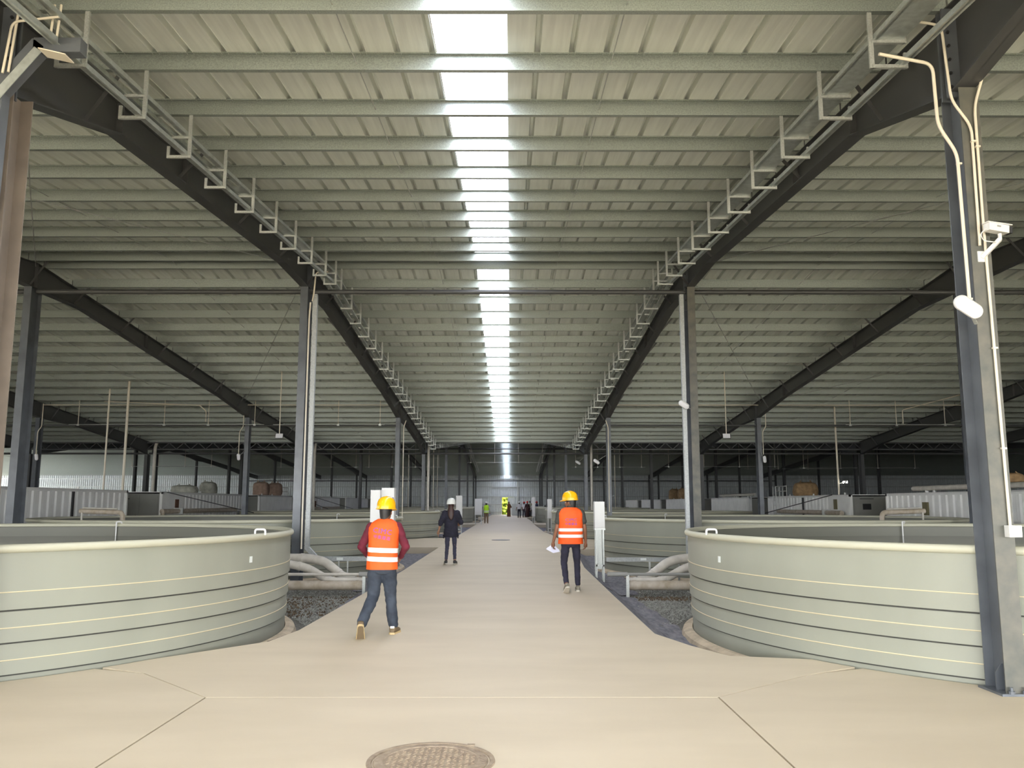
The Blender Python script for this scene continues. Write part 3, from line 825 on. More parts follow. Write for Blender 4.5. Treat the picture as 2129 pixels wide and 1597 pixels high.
# ------------------------------------------------------------------ end and side walls
def corr_wall(x0, x1, y, z0, z1, pitch=.30, d=.05):
    mb = MB(); pts = []; x = x0
    while x < x1 - 1e-6:
        for a, q in ((0, 0), (.55, 0), (.65, -d), (.9, -d), (1.0, 0)):
            if a < 1: pts.append((min(x + a * pitch, x1), y + q))
        x += pitch
    pts.append((x1, y)); k = len(pts)
    top = z1 if callable(z1) else (lambda xx: z1)
    vs = [(a, b, z0) for a, b in pts] + [(a, b, z1) for a, b in pts]
    return mb.add(vs, [(i, i + 1, k + i + 1, k + i) for i in range(k - 1)])
WB = thing('wall_back', (0, END, 0), kind='structure')
DX0, DX1, DX2, DZ = -1.12, -.30, .52, 2.45
x = -76.0
edges = [-76, -60, -45, -36, -27, -18, -12, -7.5, -4.9, DX0]
for a, b in zip(edges[:-1], edges[1:]): corr_wall(a, b, END, -.25, 5.85).build('wall_panel', 'wallsheet', WB, fix=False)
edges = [DX2, 3.6, 7, 12, 18, 27, 36, 45, 60, 76]
for a, b in zip(edges[:-1], edges[1:]): corr_wall(a, b, END, -.25, 5.85).build('wall_panel', 'wallsheet', WB, fix=False)
corr_wall(DX0, DX2, END, DZ, 5.85).build('wall_panel', 'wallsheet', WB, fix=False)
for z in (.35, 1.45, 2.55, 3.95, 5.1):
    for a, b in ((-76, DX0 - .04), (DX2 + .04, 76)) if z < DZ else ((-76, 76),):
        MB().box(a, b, END - .22, END - .06, z - .03, z + .05).build('wall_girt', 'galv', WB)
for xx in (-20.6, -11.46, XL, 1.1, XR, 10.88, 20):
    MB().box(xx - .09, xx + .09, END - .40, END - .24, -.25, 5.5).build('wall_post', 'steel_far' if xx != 1.1 else 'galv', WB)
D1 = thing('door_1', (DX0, END, 0), kind='structure')
mb = MB().box(DX0 - .06, DX0, END - .1, END + .03, 0, DZ).box(DX2, DX2 + .06, END - .1, END + .03, 0, DZ).box(DX0 - .06, DX2 + .06, END - .1, END + .03, DZ, DZ + .07)
mb.build('door_frame', 'white', D1)
MB().box(DX1, DX2, END - .16, END - .11, .01, DZ - .02).build('sliding_door_panel', 'wallsheet', D1)
MB().box(DX1 + .08, DX1 + .11, END - .19, END - .16, 1.0, 1.2).build('door_handle', 'black', D1)
for nme, x in (('wall_left', -76.0), ('wall_right', 76.0)):
    w = thing(nme, (x, 50, 0), kind='structure')
    s_ = 1 if x < 0 else -1
    zt = 4.6 if x < 0 else 9
    for a, b in ((-9, 20), (20, 48), (48, 85), (85, 122)):
        mb = MB(); corr_side(mb, x, a, b, -.25, zt, .6, .05, s_); mb.build('wall_panel', 'wallsheet', w, fix=False)
WF = thing('wall_front_daylight_limit', (0, -9.3, 0), kind='structure')  # unseen wall added to narrow the daylight coming in at the open end
for a, b in ((-76, -50), (-50, -27), (27, 50), (50, 76)): corr_wall(a, b, -9.3, -.25, 5.3).build('wall_panel', 'wallsheet', WF, fix=False)
corr_wall(-27, 27, -9.3, 4.3, 5.3).build('wall_panel', 'wallsheet', WF, fix=False)
# outside: yard by the open end, grass and hedge behind the far door
o = MB().box(-90, 90, -70, -9.0, -.30, -.05).build('yard_ground', 'yard', None, loc=(0, 0, 0)); o['kind'] = 'structure'
o = MB().box(-60, 60, 122.6, 170, -.4, -.2).build('grass_ground', 'grassy', None, loc=(0, 0, 0)); o['kind'] = 'structure'
o = MB().box(-160, -76.2, -9, 122.4, -.4, -.2).build('side_yard_ground', 'yard', None, loc=(0, 0, 0)); o['kind'] = 'structure'
rnd = random.Random(5)
mb = MB()
mb.box(-7, 6, 131.5, 132.5, -.3, 4.2)
for k in range(1100):
    x = rnd.uniform(-5, 4); z = rnd.uniform(0, 4.2); r = rnd.uniform(.1, .28)
    mb.ell((x, 131 + rnd.uniform(-.8, .8), z), (r, r * .8, r * .8), 7, 4)
tag(mb.build('hedge', 'hedge', None, loc=(0, 131, -.2), fix=False), 'yellow-green bushes seen through the far doorway', 'bushes', None, 'stuff')

# ------------------------------------------------------------------ trunking on the ridge columns and along the beds
def trunk(pts, w, h, lab, up=(0, 0, 1), name='cable_duct', m_='galv_tray', parts=None):
    t = thing(name, pts[0], lab, 'cable trunking', None, 'thing')
    for i, (a, b) in enumerate(zip(pts[:-1], pts[1:])):
        a = Vector(a); b = Vector(b); d = (b - a).normalized()
        MB().bar(a - d * w * .2, b + d * w * .2, w, h, up).build('duct_length', m_, t)
    return t
t = trunk([(-4.60, 19.46, 6.5), (-4.60, 19.46, .62), (-4.36, 19.44, .38), (-2.98, 19.40, .38)], .10, .11, 'galvanised cable trunk dropping down the second left column and along the bed', up=(0, 1, 0), m_='galv_dull')
MB().bar((-3.9, 19.33, .38), (-3.76, 19.33, .38), .01, .06).build('paper_label', 'sticker', t)
for x in (-3.86, -3.66):
    MB().box(x - .015, x + .015, 19.38, 19.41, -.25, .34).build('support_leg', 'galv', t)
MB().tube(arc_pts([(-4.69, 19.35, 6.3), (-4.71, 19.35, 5.9), (-4.71, 19.35, .6)], .2), .02, 8).build('conduit', 'conduit', t, smooth=50)
t = trunk([(4.06, 19.46, 6.5), (4.06, 19.46, .36), (2.20, 19.42, .36)], .09, .11, 'galvanised cable trunk from the cabinet stand to the second right column', up=(0, 1, 0), m_='galv_dull')
MB().bar((2.95, 19.36, .37), (3.08, 19.36, .37), .01, .05).build('paper_label', 'sticker', t)
for x in (3.16, 3.82):
    MB().box(x - .02, x + .02, 19.38, 19.42, -.25, .31).build('support_leg', 'galv', t)
# near left column: trunk leaving the tray, folding down the column
t = trunk([(-3.98, 7.30, 5.80), (-4.36, 7.30, 5.80), (-4.70, 7.30, 5.36), (-4.74, 7.30, 2.2)], .14, .12, 'dark folded cable trunk with pale lid at the head of the cropped left column', up=(0, 1, 0), m_='steel')
MB().bar((-4.33, 7.225, 5.745), (-4.69, 7.225, 5.27), .085, .008, (0, 1, 0)).build('duct_lid', 'galv_tray', t)
MB().bar((-4.27, 7.2, 5.70), (-4.02, 7.2, 5.64), .16, .01, (0, 0, 1)).build('loose_end_lid', 'conduit', t)
for x in (-4.26, -4.20):
    MB().tube([(x, 7.28, 5.86), (x + .02, 7.28, 6.22)], .012, 6).build('conduit', 'conduit', t, smooth=50)
tag(MB().tube(arc_pts([(-4.62, 7.2, 5.50), (-4.57, 7.2, 6.0), (-4.15, 7.2, 6.05)], .07), .012, 8).build('conduit_pipe', 'conduit', None, loc=(-4.6, 7.2, 5.5), smooth=50), 'thin cream conduit bending over the head of the cropped left column', 'conduit')
tag(MB().tube(arc_pts([(-4.58, 7.22, 5.52), (-4.52, 7.22, 6.3), (-4.7, 7.22, 6.4)], .07), .012, 8).build('conduit_pipe', 'conduit', None, loc=(-4.6, 7.22, 5.5), smooth=50), 'straight cream conduit rising behind the bent one, top left corner', 'conduit')
t = thing('junction_box', (-4.42, 7.15, 6.4), 'small greyish junction box with conduits in the top left corner', 'junction box')
MB().box(-4.50, -4.36, 7.1, 7.18, 6.34, 6.44).build('box_body', 'pvc', t)
MB().tube([(-4.43, 7.15, 6.34), (-4.44, 7.15, 6.28)], .012, 8).build('box_spout', 'conduit', t)
tag(MB().tube([(-4.68, 7.22, 6.5), (-4.46, 7.22, 6.16), (-4.30, 7.22, 5.95)], .012, 8).build('conduit_pipe', 'conduit', None, loc=(-4.6, 7.22, 6.4), smooth=50), 'cream conduit slanting down from the top left corner box', 'conduit')
tag(MB().tube([(-4.80, 7.20, 5.28), (-4.86, 7.24, 5.1), (-4.86, 7.24, 1.2)], .013, 8).build('conduit_pipe', 'conduit', None, loc=(-4.8, 7.2, 5.1), smooth=50), 'cream conduit running down the cropped left column', 'conduit')

# ------------------------------------------------------------------ conduits, camera, lamp, box on the near right column
fy = 7.6 - .16                                   # front face of the flange
def conduit(pts, lab, r=.013, loc=None, rad=.09, clips=()):
    t = thing('conduit_pipe', pts[0], lab, 'conduit', None, 'thing')
    MB().tube(arc_pts(pts, rad), r, 10).build('pipe', 'conduit', t, smooth=50)
    for (x, y, z) in clips:
        MB().box(x - .022, x + .022, y - .016, y + .012, z - .008, z + .008).build('clip', 'conduit', t)
    return t
conduit([(3.62, 7.35, 6.14), (4.08, 7.40, 6.10), (4.12, 7.40, 5.35), (4.30, 7.42, 5.1), (4.29, 7.42, 3.95)], 'cream conduit bending from the tray down to the security camera', clips=[(4.305, 7.415, 4.95)])
conduit([(3.45, 7.35, 5.78), (3.98, 7.42, 5.72), (4.0, 7.44, 5.12), (4.17, 7.46, 4.85), (4.18, 7.46, 3.42)], 'cream conduit bending from the tray down to the oval lamp', r=.016, clips=[(4.18, 7.46, 4.75), (4.18, 7.46, 3.46)])
conduit([(4.42, 7.40, 5.55), (4.345, 7.42, 5.3), (4.34, 7.425, 4.2), (4.36, 7.425, 1.42)], 'long straight cream conduit running down to the white junction box', clips=[(4.342, 7.42, 4.9), (4.35, 7.42, 3.0), (4.355, 7.42, 2.1)])
t = thing('junction_box', (4.37, fy - .03, 1.38), 'white square junction box on the camera column', 'junction box')
MB().box(4.315, 4.425, fy - .075, fy, 1.33, 1.43).build('box_body', 'white', t)
MB().box(4.325, 4.415, fy - .081, fy - .075, 1.34, 1.42).build('box_lid', 'white', t)
# security camera
t = thing('security_camera', (4.33, fy, 4.0), 'white bullet security camera on a bracket arm', 'camera', None, 'thing')
MB().box(4.27, 4.36, fy - .012, fy, 3.80, 3.90).build('wall_plate', 'white', t)
MB().bar((4.31, fy - .01, 3.84), (4.42, fy - .12, 3.98), .03, .035).build('bracket_arm', 'white', t)
MB().tube([(4.42, fy - .12, 3.97), (4.42, fy - .12, 4.03)], .016, 10).build('swivel', 'white', t)
cb = MB(); a = Vector((4.30, fy - .13, 4.09)); b = Vector((4.50, fy - .09, 4.07))
cb.bar(a, b, .075, .07)
body = cb.build('camera_body', 'white', t)
MB().bar(a + Vector((-.01, 0, .04)), b + Vector((.03, 0, .04)), .085, .008).build('sun_hood', 'white', body)
MB().bar(b, b + Vector((.035, .006, -.003)), .068, .062).build('lens_housing', 'black', t)
MB().bar(Vector((4.385, fy - .157, 4.093)), Vector((4.42, fy - .150, 4.09)), .004, .012).build('print', 'greypipe', body)
MB().tube(arc_pts([(4.30, fy - .13, 4.08), (4.25, fy - .11, 4.03), (4.28, fy - .1, 3.97), (4.38, fy - .12, 3.95)], .04), .005, 6).build('cable', 'white', t, smooth='all')
# oval lamps
def oval_lamp(loc, d, L, W, lab, arm=None):
    t = thing('oval_lamp', loc, lab, 'lamp', 'oval lamps on the columns', 'thing')
    d = Vector(d).normalized(); c = Vector(loc); fr = Vector((-.25, -.8, -.55)).normalized() if loc[0] > 0 else Vector((.25, -.8, -.55)).normalized()
    fr = (fr - d * fr.dot(d)).normalized(); w = d.cross(fr)
    def stad(off, sc, n=10):
        pts = []
        for e in (1, -1):
            for k in range(n + 1):
                a_ = -PI / 2 + PI * k / n
                pts.append(c + fr * off + d * (e * (L / 2 - W / 2) + e * math.cos(a_) * W / 2 * sc) + w * (e * math.sin(a_) * W / 2 * sc))
        return pts
    def shell(layers, nme, m_):
        mb = MB(); vs = []; rr = [stad(o_, s_) for o_, s_ in layers]; k = len(rr[0])
        for r_ in rr: vs += r_
        fs = [(i * k + j, i * k + (j + 1) % k, (i + 1) * k + (j + 1) % k, (i + 1) * k + j) for i in range(len(rr) - 1) for j in range(k)]
        fs += [list(range(k))[::-1], [(len(rr) - 1) * k + j for j in range(k)]]
        return mb.add(vs, fs).build(nme, m_, t, smooth=50)
    shell([(-.03, .85), (-.03, 1), (.0, 1), (.004, .97)], 'housing', 'white')
    shell([(.004, .93), (.02, .90), (.032, .78), (.036, .6)], 'diffuser', 'lamp')
    if arm:
        MB().bar(arm, c - fr * .03, .03, .01).build('bracket', 'galv', t)
    return t
oval_lamp((4.02, 7.20, 3.32), (.8, .1, -.5), .27, .13, 'white oval bulkhead lamp on the camera column', arm=(4.20, 7.42, 3.22))
oval_lamp((4.02, 19.3, 3.32 + .55), (.8, .1, -.5), .27, .13, 'small white oval lamp on the second right column', arm=(4.2, 19.5, 3.8))
oval_lamp((3.75, 36.5, 3.4), (.8, .1, -.5), .3, .14, 'small white oval lamp hung by the third right column', arm=(4.2, 36.7, 3.7))
oval_lamp((3.85, 47.7, 3.9), (.8, .1, -.5), .34, .15, 'small white oval lamp at the fourth right column', arm=(4.2, 47.8, 4.2))
oval_lamp((-11.7, 36.4, 3.6), (.1, .1, -1), .3, .14, 'small white lamp at the foot of a conduit on the second left row column', arm=(-11.5, 36.6, 3.9))
oval_lamp((11.0, 36.4, 3.5), (.1, .1, -1), .3, .14, 'small white lamp at the foot of a conduit on the second right row column', arm=(10.9, 36.6, 3.8))
oval_lamp((-20.4, 36.4, 3.6), (.1, .1, -1), .3, .14, 'small white lamp on the dark column at the left edge', arm=(-20.5, 36.6, 3.9))
for (x, y, lab) in ((-11.62, 36.3, 'thin cream conduit on the second left row column'), (10.98, 36.3, 'thin cream conduit on the second right row column'), (-20.32, 36.3, 'thin cream conduit on the dark column at the left edge')):
    s_ = 1 if x > 0 else -1
    conduit([(x + .1, y, 5.9), (x + .1, y, 4.9), (x - .05, y, 4.7), (x - .05, y, 3.7)], lab, r=.018, rad=.1)
conduit([(-4.26, 19.2, 7.0), (-4.55, 19.2, 7.0), (-4.58, 19.2, 6.5), (-4.66, 19.4, 6.35)], 'short cream conduit curling from the tray to the second left column', r=.018)
for (x, y, lab, zb) in ((-4.62, 36.55, 'thin white conduit down the third left column', .9), (4.28, 36.55, 'thin white conduit with box down the third right column', 1.25)):
    conduit([(x - .1 if x > 0 else x + .1, y, 5.2), (x, y, 4.9), (x, y, zb)], lab, r=.02)
# rainwater pipes beside the valley columns
for (x, y, r, lab) in ((-4.60, 47.7, .07, 'white rainwater downpipe beside the fourth left column'), (4.62, 47.8, .07, 'white rainwater downpipe beside the fourth right column'),
                       (-20.1, 47.8, .09, 'white rainwater downpipe beside a far left column'), (-11.05, 47.8, .08, 'white rainwater downpipe beside the fourth column of the second left row')):
    tag(MB().tube(arc_pts([(x, y + .2, 5.05), (x, y, 4.75), (x, y, -.2)], .15), r, 12).build('downpipe', 'pvc', None, loc=(x, y, -.25), smooth=50), lab, 'downpipe')

# ------------------------------------------------------------------ light rails, pendants, poles under the side bays
def light_rail(x0, x1, y, ztop, zl, xs, lab):
    t = thing('conduit_rail', ((x0 + x1) / 2, y, zl), lab, 'conduit rail', None, 'thing')
    MB().tube([(x0, y, zl), (x1, y, zl)], .018, 8).build('lower_bar', 'galv', t)
    for x in xs:
        MB().tube([(x, y, zl), (x, y, ztop)], .016, 6).build('drop_rod', 'conduit', t)
        MB().box(x - .05, x + .05, y - .03, y + .03, zl - .05, zl + .02).build('clamp', 'galv', t)
    return t
tag(MB().tube([(-20.4, 36.6, 5.88), (XL - .2, 36.6, 5.88)], .022, 8).build('conduit_run', 'conduit', None, loc=(-12, 36.6, 5.88)), 'long thin cream conduit crossing below the roof, left side bays', 'conduit')
tag(MB().tube([(XR + .2, 36.6, 5.88), (20.2, 36.6, 5.88)], .022, 8).build('conduit_run', 'conduit', None, loc=(12, 36.6, 5.88)), 'long thin cream conduit crossing below the roof, right side bays', 'conduit')
light_rail(-19.0, -10.6, 36.19, 6.035, 4.98, (-18.6, -14.9, -13.0, -11.0), 'thin light rail hung on four rods, left side bays')
light_rail(-10.2, -5.4, 36.19, 6.035, 4.98, (-7.4, -5.6), 'thin light rail hung between the third left columns')
light_rail(14.5, 19.2, 36.19, 6.035, 4.98, (14.7, 16.7, 18.8), 'thin light rail hung on three rods, right side bays')
for (x, y, ztop, lab) in ((-8.45, 30.84, 6.47, 'square floodlight on a long thin rod, left of the aisle'), (7.95, 30.84, 6.47, 'square floodlight on a long thin rod, right of the aisle')):
    t = thing('pendant_floodlight', (x, y, 4.05), lab, 'floodlight', 'pendant floodlights', 'thing')
    MB().tube([(x, y, 4.15), (x, y, ztop)], .018, 8).build('rod', 'conduit', t)
    MB().bar((x, y - .02, 3.98), (x, y + .02, 4.16), .30, .03, (0, 1, 0)).build('lamp_case', 'black', t)
    MB().bar((x, y - .045, 3.99), (x, y - .005, 4.15), .26, .01, (0, 1, 0)).build('lamp_glass', 'lamp', t)
for (x, y, ztop, zb, r, lab) in ((-15.05, 33.0, 6.4, 2.12, .05, 'tall thin cream pole on the nearest left container'), (-15.8, 33.0, 6.1, 2.12, .035, 'thinner cream pole behind the tall pole, left side'),
                             (14.75, 38.0, 6.2, 2.0, .04, 'tall thin cream pole on the second right container'), (-5.6, 62.0, 5.9, 1.0, .03, 'thin pale pole in the far left bay'),
                             (-7.9, 66.0, 5.9, 1.0, .03, 'thin pale pole beside the fourth left container'), (8.2, 66.0, 5.9, 1.0, .03, 'thin pale pole in the far right bay'),
                             (13.2, 45.0, 5.3, 1.0, .03, 'thin pale pole above the third right tank'), (-6.5, 76, 6, 1.0, .03, 'thin pale pole behind the fifth left tank')):
    tag(MB().tube([(x, y, -.2 if zb < 1.5 else zb), (x, y, ztop)], r, 10).build('thin_pole', 'conduit', None, loc=(x, y, zb)), lab, 'pole')
conduit([(-17.2, 35.5, 5.9), (-13.2, 35.6, 5.75), (-12.9, 35.6, 5.5), (-12.9, 35.6, 5.05)], 'slanting cream conduit below the left side roof', r=.02)
conduit([(19.6, 36.0, 6.3), (16.9, 36.0, 5.6), (16.9, 36.0, 5.0)], 'slanting cream conduit below the right side roof', r=.02)
# far light rails, white against the dark
for i, (x0, x1, y, z) in enumerate(((-18, -11.6, 65.37, 4.4), (-11.2, -5.2, 65.37, 4.4), (11.2, 19.5, 61.17, 4.25), (20.5, 29, 59.77, 4.1), (-27, -20.8, 59.77, 4.2), (4.8, 10.5, 65.37, 4.4), (-3.9, 3.3, 77.97, 5.35), (20.5, 29, 73.77, 4.6))):
    n_ = 4
    light_rail(x0, x1, y, zr(y) + .01, z, [x0 + .3 + (x1 - x0 - .6) * k / (n_ - 1) for k in range(n_)], 'thin white hung rail deep in the far hall, number %s from its near end' % ('one', 'two', 'three', 'four', 'five', 'six', 'seven', 'eight')[i])

# floodlight burning on the right, lit lamp
t = thing('lit_floodlight', (14.75, 38.1, 2.6), 'small glowing floodlight on the pole above the right containers', 'floodlight')
MB().bar((14.95, 37.9, 2.50), (15.05, 37.9, 2.62), .2, .05).build('lamp_case', 'black', t)
MB().bar((14.90, 37.85, 2.55), (15.10, 37.85, 2.57), .01, .09).build('lamp_glass', 'glow', t)
MB().bar((14.78, 38.0, 2.5), (14.96, 37.92, 2.54), .02, .02).build('bracket', 'galv', t)

# ------------------------------------------------------------------ cabinets on stands
def cabinet(x, y, w, d, zb, zt, legw, lab, m_='white', z0=-.25, panel=False):
    t = thing('control_cabinet', (x, y, z0), lab, 'cabinet', 'white control cabinets on steel stands', 'thing')
    b = MB().box(x - w / 2, x + w / 2, y, y + d, zb, zt).build('cabinet_box', m_, t)
    MB().box(x - w / 2 + .015, x + w / 2 - .015, y - .012, y, zb + .02, zt - .02).build('cabinet_door', m_, t)
    for (dx, dy) in ((-1, 0), (1, 0), (-1, 1), (1, 1)):
        MB().box(x + dx * (w / 2 - legw) - legw / 2, x + dx * (w / 2 - legw) + legw / 2, y + .02 + dy * (d - .06), y + .02 + dy * (d - .06) + legw, z0, zb).build('leg', 'galv', t)
    MB().box(x - w / 2 - .01, x + w / 2 + .01, y, y + d, zb - .035, zb).build('top_bar', 'galv', t)
    MB().box(x - w / 2 + .02, x + w / 2 - .02, y + .02, y + .05, z0 + .42, z0 + .46).build('cross_bar', 'galv', t)
    if panel: MB().box(x - w * .28, x + w * .25, y + d * .5, y + d * .5 + .06, z0 + .35, zb - .03).build('riser_trunk', 'galv', t)
    return t
cabinet(2.10, 19.9, .235, .30, 1.04, 1.66, .035, 'white control cabinet on a galvanised stand beside the man with paper', panel=True)
t = cabinet(-2.90, 20.2, .30, .32, 1.0, 1.985, .035, 'tallest white control cabinet, rising behind the maroon-sleeved man', panel=True)
MB().box(-2.80, -2.76, 20.186, 20.19, 1.70, 1.76).build('printed_mark', 'bluemark', t)
cabinet(-3.16, 19.95, .22, .28, .95, 1.93, .03, 'narrow white control cabinet left of the tallest one, behind the yellow helmet')
cabinet(-2.84, 47.5, .34, .4, .85, 2.05, .04, 'white control cabinet just right of the woman in black')
cabinet(-2.45, 66.0 + .2, .56, .4, .75, 1.98, .05, 'wide white control cabinet left of the man in the lime vest', z0=0)
cabinet(2.28, 48.6, .25, .3, .80, 1.86, .035, 'narrow white cabinet on thin legs, behind the paper-holding man\'s shoulder')
cabinet(2.05, 73, .27, .4, .55, 2.15, .05, 'tall narrow white cabinet next to the far group of people', z0=0)

# ------------------------------------------------------------------ white drain pipes in the beds
def pipes(sgn, x0, lab1):
    X = lambda v: x0 + sgn * v                       # v runs from the aisle outwards
    y = 17.4
    specs = [([(X(0), y, -.02), (X(2.3), y, -.02)], .095, 'pvc_dirty', 'thick white drain pipe lying lowest, %s' % lab1),
             ([(X(.05), y + .28, .03), (X(.75), y + .28, .03), (X(1.3), y + .45, .30), (X(1.75), y + .5, .38), (X(2.3), y + .5, .38)], .085, 'pvc', 'white drain pipe rising in one bend, %s' % lab1),
             ([(X(.3), y + .62, .08), (X(.55), y + .62, .08), (X(1.0), y + .8, .40), (X(1.35), y + .9, .46), (X(1.9), y + 1.0, .46)], .095, 'pvc', 'white drain pipe with high elbow behind the others, %s' % lab1)]
    for pts, r, m_, lab in specs:
        t = thing('drain_pipe', pts[0], lab, 'pipe', 'white drain pipes in the gravel beds', 'thing')
        MB().tube(arc_pts(pts, .16, 6), r, 20).build('pipe_run', m_, t, smooth=50)
        for q in pts[1:-1]:
            q = Vector(q); i = pts.index(tuple(q)) if tuple(q) in pts else 1
        for a, b in zip(pts[:-1], pts[1:]):
            a = Vector(a); b = Vector(b); dd = (b - a).normalized()
            if (b - a).length > .4:
                c_ = a + dd * .16
                MB().tube([c_ - dd * .03, c_ + dd * .03], r + .008, 20).build('socket', m_, t, smooth=50)
    t = thing('support_rail', (X(0), y - .1, .2), 'thin grey rail on short posts above the drain pipes, %s' % lab1, 'rail')
    MB().tube([(X(-.02 if sgn < 0 else -.35), y - .15, .21), (X(2.4), y - .15, .21)], .03, 12).build('rail', 'pvc' if sgn < 0 else 'greypipe', t, smooth=50)
    MB().box(X(.0) - .03, X(.0) + .03, y - .18, y - .12, -.25, .2).build('post', 'galv', t)
    MB().box(X(1.95) - .03, X(1.95) + .03, y - .18, y - .12, -.25, .2).build('post', 'galv', t)
    if sgn > 0: MB().tube([(X(-.4), y - .15, .21), (X(.0), y - .15, .21)], .045, 12).build('pipe_sleeve', 'greypipe', t, smooth=50)
    if sgn < 0: MB().tube([(X(-.12), y - .15, .21), (X(.1), y - .15, .21)], .05, 12).build('pipe_sleeve', 'greypipe', t, smooth=50)
pipes(-1, -2.92, 'beside the near left tank')
pipes(1, 2.36, 'beside the near right tank')
# inlets with elbows over the second tanks
for sgn, cx_, lab in ((-1, -11.75, 'grey-white overflow pipe with elbows over the second left tank'), (1, 11.35, 'grey-white overflow pipe with elbows over the second right tank')):
    t = thing('overflow_pipe', (cx_, 24.3, 1.2), lab, 'pipe', None, 'thing')
    MB().tube(arc_pts([(cx_ - sgn * .72, 24.3, 1.05), (cx_ - sgn * .72, 24.3, 1.36), (cx_ + sgn * .6, 24.5, 1.40)], .14, 6), .07, 14).build('pipe_run', 'pvc_dirty', t, smooth=50)
    MB().tube([(cx_ - sgn * .60, 24.2, 1.46), (cx_ + sgn * .45, 24.35, 1.49)], .02, 8).build('small_pipe', 'pvc', t, smooth=50)
    MB().tube([(cx_ + sgn * .52, 24.45, 1.0), (cx_ + sgn * .52, 24.45, 1.36)], .03, 8).build('leg_pipe', 'pvc', t, smooth=50)
for sgn, y0, y1, z, lab in ((-1, 36.3, 46.0, 1.28, 'white pipe fixed along the second left container'), (1, 37.2, 46.0, 1.2, 'white pipe fixed along the second right container'), (-1, 64.5, 74, 1.25, 'white pipe along the fourth left container')):
    x = CL + .18 if sgn < 0 else CR - .18
    t = thing('wall_pipe', (x, (y0 + y1) / 2, z), lab, 'pipe', None, 'thing')
    MB().tube([(x, y0, z), (x, y1, z)], .10, 14).build('pipe_run', 'pvc_dirty', t, smooth=50)
    MB().tube([(x - sgn * .02, y0 + .05, z), (x - sgn * .02, y0 + .05, z - .25)], .09, 12).build('elbow_end', 'pvc_dirty', t, smooth=50)
    MB().box(x - .20, x + .20, y0 + 1.8, y0 + 1.86, z - .14, z + .14).build('pipe_bracket', 'galv', t)
# pipes, rails and bags on top of the containers
for sgn, x, y0, y1, z, lab in ((1, 15.35, 22.5, 32.2, 2.17, 'long white pipe lying on the nearest right container'), (1, 15.3, 53, 61.5, 2.17, 'white pipe lying on the fine-ribbed right container')):
    t = thing('roof_pipe', (x, (y0 + y1) / 2, z), lab, 'pipe', None, 'thing')
    MB().tube([(x, y0, z), (x, y1, z)], .09, 14).build('pipe_run', 'pvc', t, smooth=50)
    for yy in (y0 + 1, (y0 + y1) / 2, y1 - 1): MB().box(x - .05, x + .05, yy - .03, yy + .03, 2.0, z - .07).build('pipe_foot', 'contw', t)
def bag(x, y, z, w, d, h, m_, lab, seed):
    rnd = random.Random(seed); mb = MB(); rings = []
    n = 24
    prof = [(0, .86), (.08, .97), (.3, 1.03), (.55, 1.0), (.78, .93), (.9, .8), (.97, .5), (1.0, .2)]
    vs = []; fs = []
    for i, (t_, s_) in enumerate(prof):
        for k in range(n):
            a = 2 * PI * k / n; c_, q = math.cos(a), math.sin(a)
            f = 1 + .07 * noise.noise(Vector((c_ * 2 + seed, q * 2, t_ * 3)))
            vs.append((x + w / 2 * s_ * f * math.copysign(abs(c_) ** .55, c_), y + d / 2 * s_ * f * math.copysign(abs(q) ** .7, q), z + h * t_ * (1 + .05 * noise.noise(Vector((c_ * 3, q * 3, seed))))))
    for i in range(len(prof) - 1):
        for k in range(n): fs.append((i * n + k, i * n + (k + 1) % n, (i + 1) * n + (k + 1) % n, (i + 1) * n + k))
    fs.append([(len(prof) - 1) * n + k for k in range(n)]); fs.append(list(range(n))[::-1])
    t = thing('bulk_bag', (x, y, z), lab, 'bag', 'bulk bags on the containers', 'thing')
    mb.add(vs, fs).build('sack', m_, t, smooth=60)
    for sx in (-1, 1):
        MB().tube([(x + sx * w * .3, y - d * .25, z + h * .75), (x + sx * w * .2, y - d * .1, z + h * 1.12), (x + sx * w * .25, y + d * .2, z + h * .8)], .02, 6).build('lifting_loop', m_, t)
    return t
bag(15.55, 44.6, 2.0, 1.2, 1.0, .72, 'bag', 'large brown bulk bag on the second right container', 1)
bag(15.3, 78.9, 2.0, 1.0, 1.0, .95, 'bag', 'smaller brown bulk bag, left one of the distant pair', 2)
bag(15.45, 75.3, 2.0, 1.1, 1.1, .95, 'bag', 'larger brown bulk bag, right one of the distant pair', 3)
bag(-15.8, 44.5, 2.12, .8, .9, .62, 'bagw', 'pale upright bulk bag on the second left container', 4)
bag(-15.7, 53.6, 2.12, .95, 1.0, .85, 'bagp', 'pinkish bulk bag left of a column on the fine-ribbed container', 5)
bag(-15.6, 56.4, 2.12, .9, 1.0, .85, 'bagp', 'pinkish bulk bag right of a column, with white strap', 6)
bag(-15.9, 41.5, 2.12, 1.2, 1.0, .38, 'bagw', 'flat pale tarpaulin-covered sack on the second left container', 7)
bag(16.0, 27.0, 2.28, .7, .6, .3, 'bag', 'rust-orange sack behind the roof pipe on the right', 8)
def guard(x, y0, y1, z, lab, ax='y'):
    t = thing('guard_rail', (x, y0, z), lab, 'railing', None, 'thing')
    for k in range(4):
        yy = y0 + (y1 - y0) * k / 3; MB().tube([(x, yy, z), (x, yy, z + .55)], .022, 8).build('post', 'white', t)
    for h in (.28, .55): MB().tube([(x, y0, z + h), (x, y1, z + h)], .022, 8).build('rail', 'white', t)
guard(14.95, 45.8, 47.6, 2.0, 'small white guard rail beside the large brown bag')
guard(-15.2, 23.2, 25.2, 2.12, 'small white guard rail on the nearest left container')
guard(-15.3, 57.0, 58.4, 2.12, 'pale tubular frame behind the pinkish bags')
